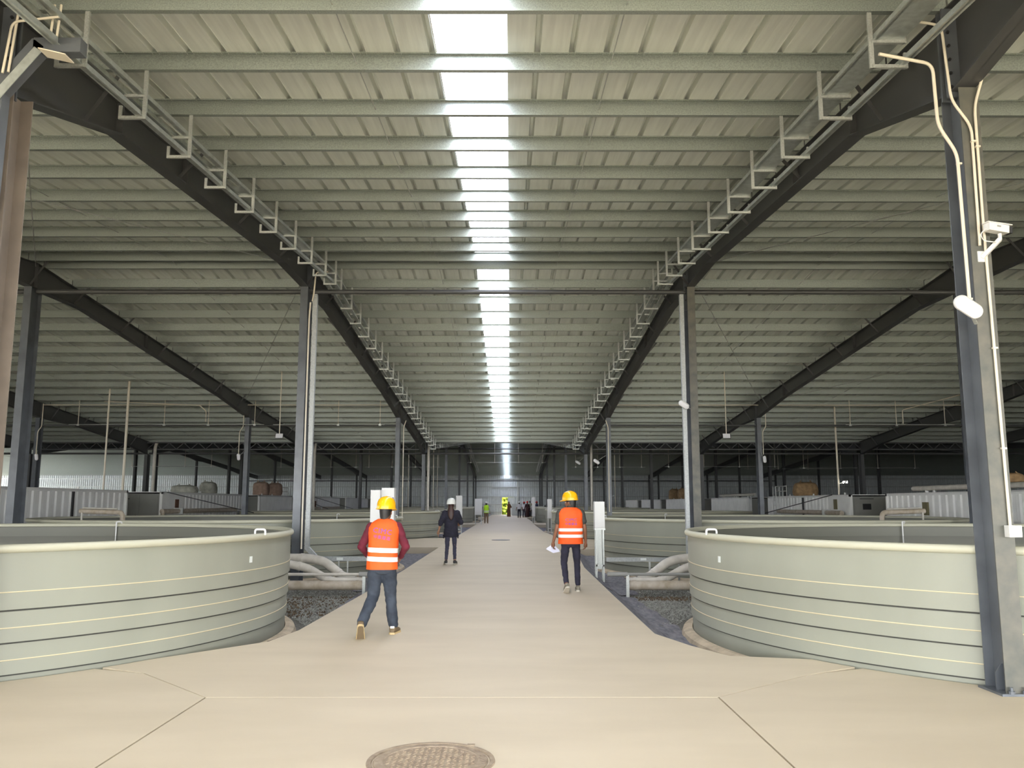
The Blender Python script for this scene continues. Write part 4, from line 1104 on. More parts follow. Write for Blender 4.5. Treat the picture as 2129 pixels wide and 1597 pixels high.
# ladder on the second right container and thin stay ropes
t = thing('ladder', (14.5, 46.8, .3), 'white ladder against the second right container', 'ladder')
for yy in (46.5, 47.0): MB().tube([(14.58, yy, -.2), (14.58, yy, 2.55)], .02, 8).build('stile', 'white', t)
for k in range(8): MB().tube([(14.58, 46.5, .1 + k * .28), (14.58, 47.0, .1 + k * .28)], .014, 6).build('rung', 'white', t)
for i, (a, b, lab) in enumerate((((-14.9, 36.9, 2.1), (-11.4, 38.6, 1.15), 'thin black stay rope falling from the second left container'), ((14.6, 38.4, 2.0), (11.6, 39.5, 1.1), 'thin black stay rope falling from the second right container'),
                                 ((-14.9, 58.5, 2.1), (-12.6, 60, 1.15), 'thin black stay rope at the fine-ribbed left container'), ((-14.9, 64.5, 2.1), (-12.0, 66, 1.15), 'thin black stay rope at the fourth left container'))):
    tag(MB().tube([a, b], .018, 6).build('stay_rope', 'black', None, loc=a), lab, 'rope')
MB_t = tag(MB().box(-12.35, -12.25, 38.5, 38.6, -.2, 1.3).build('stub_post', 'steel_far', None, loc=(-12.3, 38.5, -.25)), 'short dark post where the left stay rope ends', 'post')

# ------------------------------------------------------------------ manhole covers
t = thing('manhole_cover', (-.50, 5.62, 0), 'dusty round manhole cover with diamond tread in the foreground', 'manhole cover', None, 'thing')
MB().lathe([(.372, .001), (.378, .009), (.405, .009), (.408, .001)], -.50, 5.62, 64).build('frame_ring', 'manhole', t, smooth=30)
MB().lathe([(0, .006), (.300, .006), (.306, .010), (.355, .010), (.366, .002), (.366, .0)], -.50, 5.62, 64).build('cover', 'manhole', t, smooth=30)
mb = MB()
for i in range(-7, 8):
    for j in range(-7, 8):
        x_ = i * .038; y_ = j * .038
        if math.hypot(x_, y_) < .285:
            a = .7 if (i + j) % 2 else -.7
            mb.bar((-.50 + x_ - .011 * math.cos(a), 5.62 + y_ - .011 * math.sin(a), .008), (-.50 + x_ + .011 * math.cos(a), 5.62 + y_ + .011 * math.sin(a), .008), .008, .006)
o = mb.build('tread_pattern', 'manhole', t); o['kind'] = 'stuff'
MB().box(-.285, -.235, 5.93, 5.975, .004, .012).build('lifting_lug', 'manhole', t)
t = thing('manhole_cover', (-.40, 38, 0), 'distant dark round manhole cover far along the aisle', 'manhole cover', None, 'thing')
MB().lathe([(0, .008), (.37, .008), (.38, .0)], -.40, 38, 40).build('cover', 'steel_far', t)
MB().lathe([(.385, .001), (.39, .012), (.41, .012), (.412, .001)], -.40, 38, 40).build('frame_ring', 'steel_far', t)
# stack of pale blocks by the far door
t = thing('block_stack', (1.2, 113.5, 0), 'stack of pale grey foam blocks beside the far doorway', 'block stack', None, 'thing')
me = MB().box(-.225, .225, -.25, .25, -.125, .125).mesh('block', 'blocks')
for r_ in range(6):
    for k in range(4):
        o = link_mesh('block', me, t); o.location = (-.71 + k * .47 + .01 * (r_ % 2), (k % 2) * .015, .127 + r_ * .26)
# ------------------------------------------------------------------ people
def fuse(mb, name, m_, voxel, parent, smooth_it=6, fac=.5, folds=0):
    """join overlapping closed lofts into one continuous smooth surface"""
    me = mb.mesh(name + '_src', m_, wloc(parent))
    tmp = bpy.data.objects.new('tmp', me); C.objects.link(tmp)
    r = tmp.modifiers.new('r', 'REMESH'); r.mode = 'VOXEL'; r.voxel_size = voxel
    s_ = tmp.modifiers.new('s', 'SMOOTH'); s_.iterations = smooth_it; s_.factor = fac
    dg = bpy.context.evaluated_depsgraph_get()
    out = bpy.data.meshes.new_from_object(tmp.evaluated_get(dg))
    bpy.data.objects.remove(tmp); bpy.data.meshes.remove(me)
    out.name = name
    out.materials.clear(); out.materials.append(M[m_])
    if folds:
        nr = [v.normal.copy() for v in out.vertices]
        for v, q in zip(out.vertices, nr):
            c = v.co
            a = noise.noise(Vector((c.x * 6, c.y * 6, c.z * 17))) + .6 * noise.noise(Vector((c.x * 13 + 5, c.y * 13, c.z * 26 + c.x * 14)))
            v.co = c + q * folds * a
    out.shade_smooth()
    return link_mesh(name, out, parent)

def limb(mb, pts, rs, n=16):
    """tapered limb with rounded ends; extra rings between joints"""
    P = [Vector(p) for p in pts]; out = []; R_ = []
    for i in range(len(P) - 1):
        for k in range(6):
            t = k / 6; out.append(P[i].lerp(P[i + 1], t)); R_.append(rs[i] + (rs[i + 1] - rs[i]) * t)
    out.append(P[-1]); R_.append(rs[-1])
    mb.tube(out, R_, n)
    for p, r in ((P[0], rs[0]), (P[-1], rs[-1])): mb.ell(p, (r, r, r), 14, 8)
    for i in range(1, len(P) - 1): mb.ell(P[i], (rs[i], rs[i], rs[i]), 14, 8)

def hand(mb, w, d, side, curl=.5, palm_n=(0, 1, 0)):
    """palm, four unequal bent fingers and a thumb; w wrist, d direction of the hand"""
    w = Vector(w); d = Vector(d).normalized(); nrm = Vector(palm_n); nrm = (nrm - d * nrm.dot(d)).normalized()
    s_ = d.cross(nrm) * side
    mb.tube([w, w + d * .03, w + d * .085], [.026, .036, .038], 12)
    for k, (ln, off) in enumerate(((.068, -.030), (.078, -.010), (.073, .010), (.058, .029))):
        a = w + d * .082 + s_ * off
        b = a + (d * math.cos(curl * .5) + nrm * math.sin(curl * .5)) * ln * .45
        c = b + (d * math.cos(curl * 1.3) + nrm * math.sin(curl * 1.3)) * ln * .32
        e = c + (d * math.cos(curl * 2.0) + nrm * math.sin(curl * 2.0)) * ln * .25
        mb.tube([a - d * .02, a, b, c, e], [.0105, .0105, .0098, .009, .0075], 8)
        mb.ell(e, (.0078, .0078, .0078), 8, 6)
    a = w + d * .03 - s_ * .028
    b = a + (d * .7 - s_ * .6 + nrm * .3).normalized() * .035
    c = b + (d * .9 - s_ * .15 + nrm * .35).normalized() * .03
    mb.tube([a, b, c], [.014, .012, .009], 8); mb.ell(c, (.0092, .0092, .0092), 8, 6)

def rotz(v, a, c):
    v = Vector(v) - c; return Vector((v.x * math.cos(a) - v.y * math.sin(a), v.x * math.sin(a) + v.y * math.cos(a), v.z)) + c

def shoe(p, toe, name, parent, up_m, sole_m, L=.28):
    """p: ankle point projected at heel top; toe: unit direction of the foot"""
    toe = Vector(toe).normalized(); side = toe.cross(Vector((0, 0, 1))).normalized(); up = side.cross(toe).normalized()
    def ring(t, w, h, b=0):
        return (t, w, h, b)
    secs = [(-.075, .030, .055), (-.06, .037, .085), (-.02, .040, .095), (.03, .042, .085), (.09, .047, .062), (.14, .049, .048), (.18, .042, .036), (.203, .022, .022)]
    f = L / .28
    vs = []; fs = []; n = 14
    for (t, w, h) in secs:
        for k in range(n):
            a = 2 * PI * k / n; c_, q = math.cos(a), math.sin(a)
            z = (h / 2) * (1 + math.copysign(abs(q) ** .7, q)) + .018
            vs.append(Vector(p) + toe * t * f + side * (w * math.copysign(abs(c_) ** .75, c_)) + up * (z - .0))
    for i in range(len(secs) - 1):
        for k in range(n): fs.append((i * n + k, i * n + (k + 1) % n, (i + 1) * n + (k + 1) % n, (i + 1) * n + k))
    fs += [list(range(n)), [(len(secs) - 1) * n + k for k in range(n)][::-1]]
    o = MB().add(vs, fs).build(name, up_m, parent, smooth=60)
    vs = []
    outl = [(-.088, .018), (-.075, .036), (-.03, .043), (.03, .044), (.09, .052), (.14, .055), (.185, .046), (.212, .02)]
    pts = [(t, w) for t, w in outl] + [(t, -w) for t, w in outl[::-1]]
    k_ = len(pts)
    for z in (0, .024):
        for t, w in pts: vs.append(Vector(p) + toe * t * f + side * w + up * z)
    fs = [list(range(k_))[::-1], [k_ + i for i in range(k_)]] + [(i, (i + 1) % k_, k_ + (i + 1) % k_, k_ + i) for i in range(k_)]
    MB().add(vs, fs).build('sole', sole_m, o)
    if sole_m == 'sole':
        vs = []
        for z in (-.004, .0005):
            for t, w in pts: vs.append(Vector(p) + toe * ((t - .06) * .93 + .06) * f + side * w * .82 + up * z)
        MB().add(vs, fs).build('tread', 'shoe', o)
    return o

def helmet(c, yaw, m_, parent, tilt=0.0, s=1.0):
    """hard hat: dome, brim longer at the front, three ridges"""
    n = 36; vs = []; fs = []
    prof = [(1.0, 0), (1.0, .025), (.985, .05), (.93, .09), (.80, .125), (.58, .15), (.30, .163), (.0, .166)]
    rx, ry = .122 * s, .148 * s
    f = Vector((-math.sin(yaw), math.cos(yaw), 0)); r = Vector((f.y, -f.x, 0)); u = Vector((0, 0, 1))
    f2 = (f * math.cos(tilt) + u * math.sin(tilt)); u2 = (u * math.cos(tilt) - f * math.sin(tilt))
    def P(x, y, z): return Vector(c) + r * x + f2 * y + u2 * z
    for q, z in prof:
        for k in range(n):
            a = 2 * PI * k / n
            vs.append(P(rx * q * math.cos(a), ry * q * math.sin(a), z * s))
    for i in range(len(prof) - 1):
        for k in range(n): fs.append((i * n + k, i * n + (k + 1) % n, (i + 1) * n + (k + 1) % n, (i + 1) * n + k))
    h = MB().add(vs, fs).build('hard_hat', m_, parent, smooth=60)
    vs = []; fs = []
    for z in (-.006, .004):
        for k in range(n):
            a = 2 * PI * k / n
            e = .012 + (.045 * max(0, math.sin(a)) ** 2 if math.sin(a) > 0 else .004)
            dz = -.012 * max(0, math.sin(a))
            vs.append(P((rx + .012) * math.cos(a), (ry + e) * math.sin(a), (z + dz) * s)); vs.append(P(rx * .93 * math.cos(a), ry * .93 * math.sin(a), (z + .006) * s))
    for k in range(n):
        k2 = (k + 1) % n
        a, b, c_, d = 2 * k, 2 * k + 1, 2 * k2 + 1, 2 * k2
        fs += [(a, b, c_, d), (2 * n + a, 2 * n + d, 2 * n + c_, 2 * n + b), (a, d, 2 * n + d, 2 * n + a), (b, 2 * n + b, 2 * n + c_, c_)]
    MB().add(vs, fs).build('brim', m_, h, smooth=50)
    for x, w in ((0, .016), (-.038, .010), (.038, .010)):
        pts = []
        for k in range(13):
            a = math.radians(20 + 140 * k / 12)
            yy = ry * math.cos(a) * .98; q = math.sqrt(max(0, 1 - (yy / ry) ** 2 - (x / rx) ** 2))
            pts.append(P(x * s, yy, (.012 + .152 * q ** .85) * s))
        MB().tube(pts, w * .45, 6).build('ridge', m_, h, smooth='all')
    return h

def head(mb, c, yaw, s=1.0):
    f = Vector((-math.sin(yaw), math.cos(yaw), 0)); r = Vector((f.y, -f.x, 0)); c = Vector(c)
    def E(x, y, z, rx, ry, rz):
        # oriented ellipsoid: sampled, rotated by yaw
        tmp = MB().ell((0, 0, 0), (rx * s, ry * s, rz * s), 16, 12)
        mb.add([c + r * (v[0] + x * s) + f * (v[1] + y * s) + Vector((0, 0, v[2] + z * s)) for v in tmp.v], tmp.f)
    E(0, -.01, .02, .074, .093, .100)
    E(0, .02, -.045, .056, .070, .062)
    E(0, .055, -.085, .026, .026, .02)      # chin
    E(0, .093, -.012, .011, .018, .024)     # nose
    E(0, .10, -.028, .015, .013, .010)
    E(0, .082, -.052, .022, .010, .007)     # lips
    E(0, .079, -.064, .018, .010, .006)
    E(-.026, .076, .018, .018, .012, .006); E(.026, .076, .018, .018, .012, .006)   # brows
    E(-.075, -.008, -.008, .010, .020, .030); E(.075, -.008, -.008, .010, .020, .030)  # ears

def face_parts(c, yaw, parent, s=1.0):
    f = Vector((-math.sin(yaw), math.cos(yaw), 0)); r = Vector((f.y, -f.x, 0)); c = Vector(c)
    for x in (-.028, .028):
        p = c + (r * x + f * .077 + Vector((0, 0, .0))) * s
        e = MB().ell(p, (.012 * s, .012 * s, .009 * s), 12, 8).build('eye', 'white', parent, smooth='all')
        MB().ell(p + f * .009 * s, (.005 * s,) * 3, 8, 6).build('iris', 'black', e, smooth='all')

def hair_cap(c, yaw, parent, m_, s=1.0, z0=-.02, back=-.075):
    f = Vector((-math.sin(yaw), math.cos(yaw), 0)); r = Vector((f.y, -f.x, 0)); c = Vector(c)
    vs = []; fs = []; n = 28; rows_ = 10
    for i in range(rows_ + 1):
        for k in range(n):
            a = 2 * PI * k / n; bk = (1 - math.sin(a)) / 2
            zb = z0 + .065 * (1 - bk) + back * bk ** 1.5
            t = i / rows_; z = zb + (.128 - zb) * math.sin(t * PI / 2)
            q = math.sqrt(max(0, 1 - (max(0, z - .02) / .11) ** 2)) if z > .02 else 1 - .12 * ((.02 - z) / .1)
            if i == rows_: q = .0
            vs.append(c + (r * (.079 * q * math.cos(a)) + f * (.100 * q * math.sin(a) - .012) + Vector((0, 0, z))) * s)
    for i in range(rows_):
        for k in range(n): fs.append((i * n + k, i * n + (k + 1) % n, (i + 1) * n + (k + 1) % n, (i + 1) * n + k))
    return MB().add(vs, fs).build('hair', m_, parent, smooth='all')

def at_z(prof, z):
    for a, b in zip(prof[:-1], prof[1:]):
        if a[2] <= z <= b[2]:
            t = (z - a[2]) / (b[2] - a[2]); return [a[i] + (b[i] - a[i]) * t for i in range(5)]
    return prof[0] if z < prof[0][2] else prof[-1]
def densify(prof, n=26):
    z0, z1 = prof[0][2], prof[-1][2]
    zs = sorted(set([z0 + (z1 - z0) * i / n for i in range(n + 1)] + [p[2] for p in prof]))
    return [at_z(prof, z) for z in zs]

def person(loc, lab, sc, P):
    """P: joints in metres for a 1.72 m figure, x right, y ahead (away from the camera), z up; all scaled by sc"""
    X0, Y0 = loc[0], loc[1]; z00 = loc[2] if len(loc) > 2 else 0
    t = thing('person', (X0, Y0, z00), lab, 'person', None, 'thing')
    yaw = P.get('yaw', 0); cy_, sy_ = math.cos(yaw), math.sin(yaw)
    def W(p):
        x, y, z = p; return Vector((X0 + (x * cy_ - y * sy_) * sc, Y0 + (x * sy_ + y * cy_) * sc, z00 + z * sc))
    def D(d): return Vector((d[0] * cy_ - d[1] * sy_, d[0] * sy_ + d[1] * cy_, d[2]))
    vox = P.get('vox', .009) ; lx = P.get('leanx', 0); ly = P.get('leany', 0)
    def lean(p): return (p[0] + lx * max(0, p[2] - .92), p[1] + ly * max(0, p[2] - .92), p[2])
    sh = P.get('shw', .175); hz = 1.40
    hc = lean((P.get('hx', 0), .015 + P.get('hy', 0), 1.578)); hy_ = P.get('hyaw', 0) + yaw
    SL, SR = lean((-sh, 0, hz - .012)), lean((sh, 0, hz - .012))
    EL, WLq = P['armL']; ER, WRq = P['armR']
    hipL, hipR = (-.09, 0, .90), (.09, 0, .90)
    KL, AL, TL = P['legL']; KR, AR, TR = P['legR']
    def S(v): return v * sc
    # body
    mb = MB()
    torso = [(0, 0, .86, .13, .09), (0, 0, 1.0, .125, .088), (0, 0, 1.15, .125, .088), (0, 0, 1.3, .15, .095), (0, 0, 1.40, .155, .085), (0, 0, 1.455, .08, .065), (0, 0, 1.50, .055, .055)]
    def LR(prof, grow=0):
        out = []
        for (x, y, z, rx, ry) in prof:
            w = W(lean((x, y, z))); out.append((w.x, w.y, w.z, S(rx + grow), S(ry + grow)))
        return out
    mb.loft(LR(torso), 24)
    limb(mb, [W(lean((0, 0, 1.44))), W(lean((0, .0, 1.50))), W((hc[0], hc[1] - .015, hc[2] - .06))], [S(.058), S(.052), S(.05)])
    limb(mb, [W(SL), W(EL), W(WLq)], [S(.045), S(.038), S(.025)])
    limb(mb, [W(SR), W(ER), W(WRq)], [S(.045), S(.038), S(.025)])
    limb(mb, [W(hipL), W(KL), W(AL)], [S(.075), S(.05), S(.036)])
    limb(mb, [W(hipR), W(KR), W(AR)], [S(.075), S(.05), S(.036)])
    head(mb, W(hc), hy_, sc)
    if P.get('hands', True):
        hand(mb, W(WLq), D(P.get('hdL', (0, .05, -1))), -1, P.get('curl', .6), D(P.get('pnL', (1, 0, 0))))
        hand(mb, W(WRq), D(P.get('hdR', (0, .05, -1))), 1, P.get('curl', .6), D(P.get('pnR', (-1, 0, 0))))
    b = fuse(mb, 'body', P.get('skin', 'skin'), vox, t, 3 if vox < .012 else 2, .4)
    if vox < .02: face_parts(W(hc), hy_, b, sc)
    # trousers
    if P.get('robe'):
        mb = MB(); prof = [(0, 0, .03, .22, .17), (0, 0, .5, .20, .15), (0, 0, .95, .18, .13), (0, 0, 1.15, .16, .12), (0, 0, 1.32, .19, .125), (0, 0, 1.42, .18, .11), (0, 0, 1.48, .09, .08)]
        mb.loft(LR(prof), 24)
        limb(mb, [W(SL), W(EL), W(WLq)], [S(.07), S(.06), S(.055)]); limb(mb, [W(SR), W(ER), W(WRq)], [S(.07), S(.06), S(.055)])
        fuse(mb, 'robe', P['robe'], .02, t, 3)
    else:
        mb = MB(); g = P.get('tg', 0)
        pel = [(0, 0, .78, .12, .09), (0, -.005, .84, .165, .118), (0, -.008, .90, .172, .125), (0, 0, .97, .158, .115), (0, 0, 1.03, .150, .108)]
        mb.loft([(W(p[:3]).x, W(p[:3]).y, W(p[:3]).z, S(p[3] + g), S(p[4] + g)) for p in pel], 28)
        for hp, K, A in ((hipL, KL, AL), (hipR, KR, AR)):
            K_ = Vector(K); A_ = Vector(A); Cf = K_.lerp(A_, .4) + Vector((0, -.012, 0))
            limb(mb, [W((hp[0], hp[1], .86)), W(Vector((hp[0], 0, .86)).lerp(K_, .5)), W(K_), W(Cf), W(K_.lerp(A_, P.get('hem', .9)))], [S(.088 + g), S(.080 + g), S(.066 + g), S(.062 + g), S(.054 + g)], 18)
        fuse(mb, 'trousers', P['trousers'], max(vox, .011), t, 3, .45, P.get('folds', 0))
        # top garment
        tp = P.get('top_prof') or [(0, 0, .93, .175, .130), (0, 0, 1.05, .168, .124), (0, 0, 1.2, .172, .126), (0, 0, 1.33, .190, .128), (0, 0, 1.41, .180, .112), (0, 0, 1.455, .13, .092), (0, 0, 1.485, .075, .07)]
        mb = MB(); mb.loft(LR(tp), 28)
        sl = P.get('sleeve', 1.0); sg = P.get('sg', 0)
        for Sh, E_, W_ in ((SL, EL, WLq), (SR, ER, WRq)):
            Sh, E_, W_ = Vector(Sh), Vector(E_), Vector(W_)
            if sl >= 1: pts, rs = [Sh, E_, E_.lerp(W_, min(1, sl - .06))], [.066 + sg, .056 + sg, .042 + sg]
            elif sl > .5: pts, rs = [Sh, E_, E_.lerp(W_, sl - .5)], [.066 + sg, .056 + sg, .05 + sg]
            else: pts, rs = [Sh, Sh.lerp(E_, sl * 2)], [.068 + sg, .064 + sg]
            limb(mb, [W(p) for p in pts], [S(r) for r in rs], 18)
        fuse(mb, 'shirt' if not P.get('blouse') else 'blouse', P['shirt'], max(vox, .011), t, 3, .45, P.get('folds', 0))
    if P.get('vest'):
        vp = [(0, -.003, .842, .192, .150), (0, -.003, .95, .188, .148), (0, -.003, 1.08, .184, .144), (0, -.003, 1.2, .186, .144), (0, -.002, 1.3, .196, .144), (0, 0, 1.38, .198, .136), (0, 0, 1.43, .172, .118), (0, 0, 1.465, .125, .098), (0, 0, 1.492, .078, .078)]
        vp = [(x, y, z, rx + P.get('vg', 0), ry) for (x, y, z, rx, ry) in vp]
        dv = densify(vp, 40)
        rings = LR(dv)
        mb = MB(); n = 56; vs = []; fs = []
        for (x, y, z, rx, ry) in rings:
            for k in range(n):
                a = 2 * PI * k / n
                w_ = 1 + .045 * noise.noise(Vector((math.cos(a) * 2.2, math.sin(a) * 2.2, z * 5))) + .02 * noise.noise(Vector((math.cos(a) * 5, math.sin(a) * 5, z * 3)))
                vs.append((x + rx * w_ * math.copysign(abs(math.cos(a)) ** .85, math.cos(a)), y + ry * w_ * math.copysign(abs(math.sin(a)) ** .85, math.sin(a)), z))
        for i in range(len(rings) - 1):
            for k in range(n): fs.append((i * n + k, i * n + (k + 1) % n, (i + 1) * n + (k + 1) % n, (i + 1) * n + k))
        v = mb.add(vs, fs).build('vest', P['vest'], t, smooth='all', fix=False)
        def surf(th, z, off):
            x, y, zz, rx, ry = LR([at_z(dv, z)])[0]
            w_ = 1 + .045 * noise.noise(Vector((math.cos(th) * 2.2, math.sin(th) * 2.2, zz * 5))) + .02 * noise.noise(Vector((math.cos(th) * 5, math.sin(th) * 5, zz * 3)))
            rx = rx * w_ + off; ry = ry * w_ + off
            return Vector((x + rx * math.copysign(abs(math.cos(th)) ** .85, math.cos(th)), y + ry * math.copysign(abs(math.sin(th)) ** .85, math.sin(th)), zz))
        for (z0, z1) in P.get('bands', ((.965, 1.015), (1.085, 1.14))):
            vs = []; fs = []; q = 72; rws = 4; tb = P.get('btilt', 0)
            for i in range(rws + 1):
                for k in range(q):
                    th = 2 * PI * k / q
                    vs.append(surf(th, z0 + (z1 - z0) * i / rws + tb * math.cos(th), S(.004)))
            for i in range(rws):
                for k in range(q): fs.append((i * q + k, i * q + (k + 1) % q, (i + 1) * q + (k + 1) % q, (i + 1) * q + k))
            MB().add(vs, fs).build('reflective_band', 'reflect', v, smooth='all', fix=False)
        if P.get('text'):
            for s_, size, zc, nme, ex in P['text']:
                cu = bpy.data.curves.new('t', 'FONT'); cu.body = s_; cu.size = size; cu.align_x = 'CENTER'; cu.offset = ex; cu.space_character = 1.12
                cu.resolution_u = 2; cu.shear = P.get('shear', 0)
                tmp = bpy.data.objects.new('tmp', cu); C.objects.link(tmp)
                me = bpy.data.meshes.new_from_object(tmp.evaluated_get(bpy.context.evaluated_depsgraph_get()))
                bpy.data.objects.remove(tmp)
                bm = bmesh.new(); bm.from_mesh(me)
                for vv in bm.verts:
                    tx, tz = vv.co.x + P.get('tdx', 0), vv.co.y
                    z = zc + tz + P.get('ttilt', 0) * tx
                    x, y, zz, rx, ry = at_z(dv, z)
                    c_ = max(-.95, min(.95, tx / rx)); th = -math.acos(math.copysign(abs(c_) ** (1 / .85), c_))
                    p = surf(th, z, S(.006)); p.y -= .001
                    vv.co = p - wloc(v)
                bm.to_mesh(me); bm.free(); me.materials.clear(); me.materials.append(M['print'])
                link_mesh(nme, me, v)
    for (A, T_, nm_) in ((AL, TL, 'shoe'), (AR, TR, 'shoe')):
        if P.get('robe'): break
        toe = D(T_[0]).normalized(); side = toe.cross(Vector((0, 0, 1))).normalized(); up = side.cross(toe).normalized()
        shoe(W(A) - up * S(.085) , toe, nm_, t, P.get('shoe', 'shoe'), P.get('sole', 'sole'), S(.28))
    hh = W(hc)
    if P.get('hair', True) is not None and P.get('hair', 'hair'):
        hair_cap(hh, hy_, t, P.get('hair', 'hair'), sc * 1.02)
    if P.get('hat'):
        h = helmet(hh + Vector((0, 0, S(.045))), hy_, P['hat'], t, P.get('htilt', -.04), sc)
    return t, W, D

V = Vector
# --- man with maroon sleeves, nearest on the left
t, W, D = person((-1.60, 10.78), 'person in orange vest over maroon sleeves and faded jeans, yellow hard hat, walking away', .955, dict(
    leanx=.03, leany=.03, hx=.012, hyaw=-.25, shw=.178, folds=.009, sleeve=1.0, shirt='maroon', trousers='jeans', vest='vest', vg=.012, hat='helmy', sg=-.002, tg=.012,
    armL=((-.285, .04, 1.13), (-.20, .20, .98)), armR=((.30, .04, 1.13), (.21, .20, .98)), hdL=(.6, .6, -.3), hdR=(-.6, .6, -.3), pnL=(.3, -.6, 0), pnR=(-.3, -.6, 0),
    legL=((-.115, .03, .49), (-.205, -.34, .17), ((-.10, .62, -.78),)), legR=((.105, .10, .48), (.145, .13, .085), ((.16, 1, 0),)),
    shoe='shoe', sole='sole', btilt=-.008, ttilt=-.16, shear=.12, tdx=-.005,
    bands=((.945, 1.005), (1.06, 1.12)),
    text=(('CIMC', .092, 1.305, 'vest_lettering', 0), ('中集建造', .052, 1.235, 'vest_characters', .0)),
    top_prof=[(0, 0, .855, .182, .138), (0, 0, .95, .178, .134), (0, 0, 1.05, .168, .124), (0, 0, 1.2, .172, .126), (0, 0, 1.33, .190, .128), (0, 0, 1.41, .185, .112), (0, 0, 1.455, .13, .092), (0, 0, 1.485, .075, .07)]))
MB().box(W((.145, .02, .10)).x - .03, W((.145, .02, .10)).x + .02, W((.1, .055, .1)).y, W((.1, .062, .1)).y, .075, .10).build('heel_tab', 'white', t)
# --- man with paper, right
t, W, D = person((1.14, 16.0), 'person in orange vest and dark trousers holding white papers, yellow hard hat, head turned sideways', 1.035, dict(
    hyaw=1.05, hx=-.005, shw=.185, folds=.006, sleeve=.27, shirt='tee', trousers='navy', vest='vest', hat='helmy', leanx=.0, hem=.88, tg=-.006, sg=.006, vg=.035,
    armL=((-.25, .0, 1.12), (-.315, .05, .87)), armR=((.255, .0, 1.12), (.275, .06, .86)), hdL=(-.05, .1, -1), hdR=(-.05, .1, -1), curl=.75,
    legL=((-.125, .05, .50), (-.10, -.30, .14), ((-.10, .80, -.45),)), legR=((.115, .07, .49), (.125, .06, .085), ((.05, 1, 0),)),
    shoe='shoeg', sole='solew',
    text=(('CIMC', .078, 1.245, 'vest_lettering', 0), ('中集建造', .050, 1.18, 'vest_characters', .0)), bands=((.955, 1.01), (1.065, 1.12)),
    top_prof=[(0, 0, .90, .165, .125), (0, 0, 1.05, .165, .122), (0, 0, 1.2, .168, .122), (0, 0, 1.33, .186, .126), (0, 0, 1.41, .180, .112), (0, 0, 1.455, .12, .088), (0, 0, 1.50, .068, .066), (0, 0, 1.53, .062, .062)]))
w = W((-.318, .075, .775))
pm = MB()
q = [V((-.115, -.02, .015)), V((.02, .02, .075)), V((.135, 0, -.06)), V((.0, -.01, -.085))]
for k, (dx, rz) in enumerate(((0, 0), (-.02, .22))):
    qq = [V((p.x * math.cos(rz) - p.z * math.sin(rz), p.y - .006 * k, p.x * math.sin(rz) + p.z * math.cos(rz))) + w + V((dx, 0, -.02)) for p in q]
    pm.add(qq + [p + V((0, .0015, 0)) for p in qq], [(0, 1, 2, 3), (7, 6, 5, 4), (0, 4, 5, 1), (1, 5, 6, 2), (2, 6, 7, 3), (3, 7, 4, 0)])
tag(pm.build('folded_papers', 'paper', None, loc=w), 'folded white papers held low in the hand of the man in orange vest', 'papers')
# --- woman in black
t, W, D = person((-1.58, 22.9), 'person in loose black top and slate jeans with long dark hair and white hard hat', .985, dict(
    shw=.165, sleeve=.68, folds=.008, shirt='blackc', blouse=True, trousers='navyj', hat='helmw', hair='hairb', hyaw=-.1, tg=-.012, sg=.016, skin='skinl', hem=.86,
    armL=((-.275, -.02, 1.13), (-.335, .03, .90)), armR=((.27, .03, 1.13), (.24, .22, 1.08)), hdL=(-.2, .1, -1), hdR=(-.6, .7, 0), curl=.4,
    legL=((-.10, .05, .49), (-.125, .02, .10), ((-.15, 1, 0),)), legR=((.10, .04, .49), (.115, -.03, .10), ((.1, 1, 0),)),
    shoe='black', sole='solew',
    top_prof=[(0, 0, .74, .205, .15), (0, 0, .85, .20, .15), (0, 0, 1.0, .185, .142), (0, 0, 1.2, .180, .135), (0, 0, 1.33, .188, .13), (0, 0, 1.41, .175, .112), (0, 0, 1.455, .12, .09), (0, 0, 1.485, .075, .07)]))
hb = [(0, -.075, 1.60, .062, .045), (0, -.095, 1.52, .072, .045), (0, -.125, 1.42, .082, .035), (.005, -.145, 1.32, .074, .026), (.01, -.15, 1.24, .045, .018), (.01, -.15, 1.19, .012, .008)]
mb = MB(); rr = []
for (x, y, z, rx, ry) in hb[::-1]:
    p = W((x, y, z)); rr.append((p.x, p.y, p.z, rx, ry))
mb.loft(densify(rr, 16), 20).build('long_hair', 'hairb', t, smooth='all')
for sx in (-1, 1):
    MB().loft([(W((sx * .195, 0, .70)).x, W((0, .0, .7)).y, W((0, 0, .70)).z, .01, .02), (W((sx * .19, 0, .8)).x, W((0, 0, .8)).y, W((0, 0, .80)).z, .03, .07)], 10).build('shirt_tail', 'blackc', t)
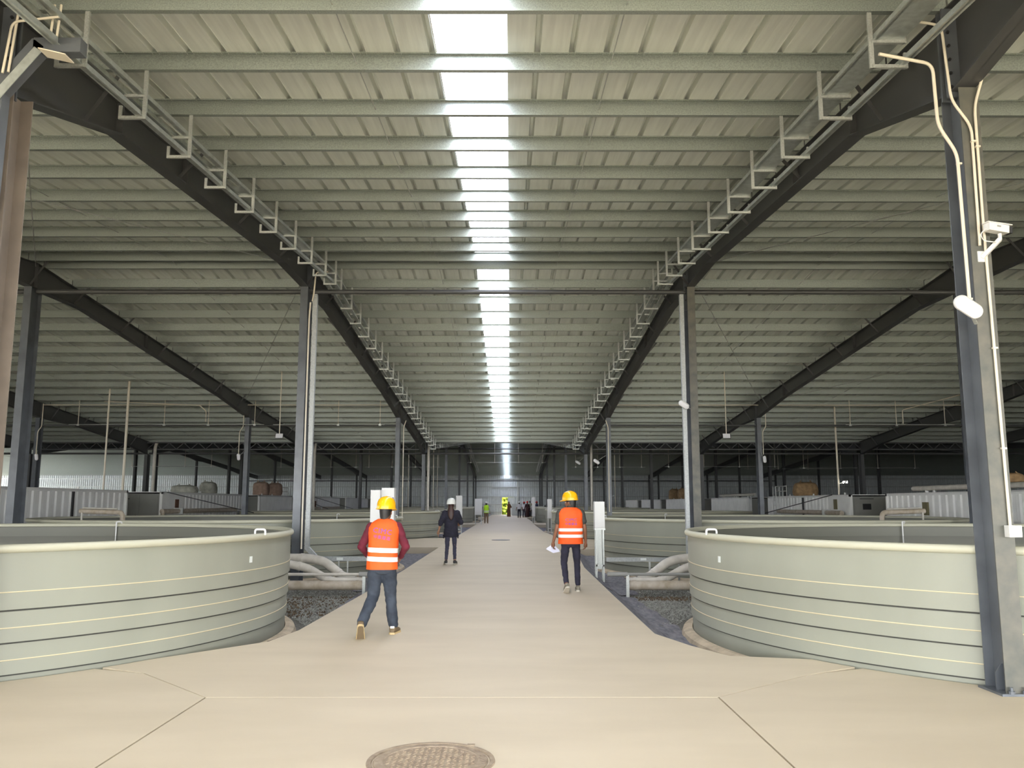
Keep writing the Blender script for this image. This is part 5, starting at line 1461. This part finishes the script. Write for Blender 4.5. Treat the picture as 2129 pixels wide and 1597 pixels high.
# --- man in lime vest, far left
common = dict(vox=.02, hands=False)
def cfg(**k):
    d = dict(armL=((-.26, 0, 1.12), (-.30, .04, .86)), armR=((.26, 0, 1.12), (.29, .05, .86)), legL=((-.1, .05, .49), (-.11, -.02, .09), ((-.05, 1, 0),)), legR=((.1, .04, .49), (.11, .05, .085), ((.05, 1, 0),)), vox=.02, hands=True, shw=.18)
    d.update(k); return d
person((-1.92, 69.5), 'person in lime reflective vest over pale sleeves and khaki trousers, white hard hat', 1.0, cfg(vest='vesty', vg=.01, shirt='pale', trousers='khaki', hat='helmw', sleeve=1.0, bands=((.90, .94), (.99, 1.03)), tg=.012,
       armL=((-.27, -.02, 1.14), (-.40, .08, .96))))
person((-.12, 102), 'person in a long brown robe and head covering beside the bright doorway', 1.07, cfg(robe='robeb', hair='robeb', hyaw=-1.2, armR=((.24, .12, 1.15), (.10, .28, 1.12)), armL=((-.22, .1, 1.15), (-.02, .28, 1.10)), yaw=-.9))
person((1.05, 95), 'person in white short-sleeved shirt and black trousers with white hard hat, walking to the group', 1.04, cfg(shirt='whitec', trousers='blackc', hat='helmw', sleeve=.3, sg=.02, armL=((-.28, 0, 1.12), (-.33, .02, .88)), armR=((.29, 0, 1.14), (.36, .06, .92)), shoe='shoe'))
person((1.66, 99.5), 'person in pinkish white shirt with red hard hat, first of the far group', 1.02, cfg(shirt='whitec', trousers='navy', hat='helmr', sleeve=.35, yaw=-.5))
person((2.04, 99.2), 'person in a dark plum robe with red hard hat in the far group', 1.05, cfg(robe='robed', hat='helmr', yaw=.3))
person((2.42, 102.5), 'tall bareheaded person in pale green shirt in the far group', 1.12, cfg(shirt='pale', trousers='blackc', sleeve=1.0, yaw=.8))
person((2.72, 100.8), 'shorter person in white top with red hard hat, half hidden by the far cabinet', .93, cfg(shirt='whitec', trousers='navy', hat='helmr', sleeve=1.0, yaw=.5))
person((3.35, 105.8), 'person in denim blue jacket with red hard hat, last of the far group', 1.05, cfg(shirt='blues', trousers='navy', hat='helmr', sleeve=1.0, yaw=.9))
person((3.9, 94.6, -.25), 'person in light blue shirt bending behind the far right tanks', .98, cfg(shirt='sky', trousers='navy', sleeve=1.0, leany=.25, leanx=.05, hair='hair'))
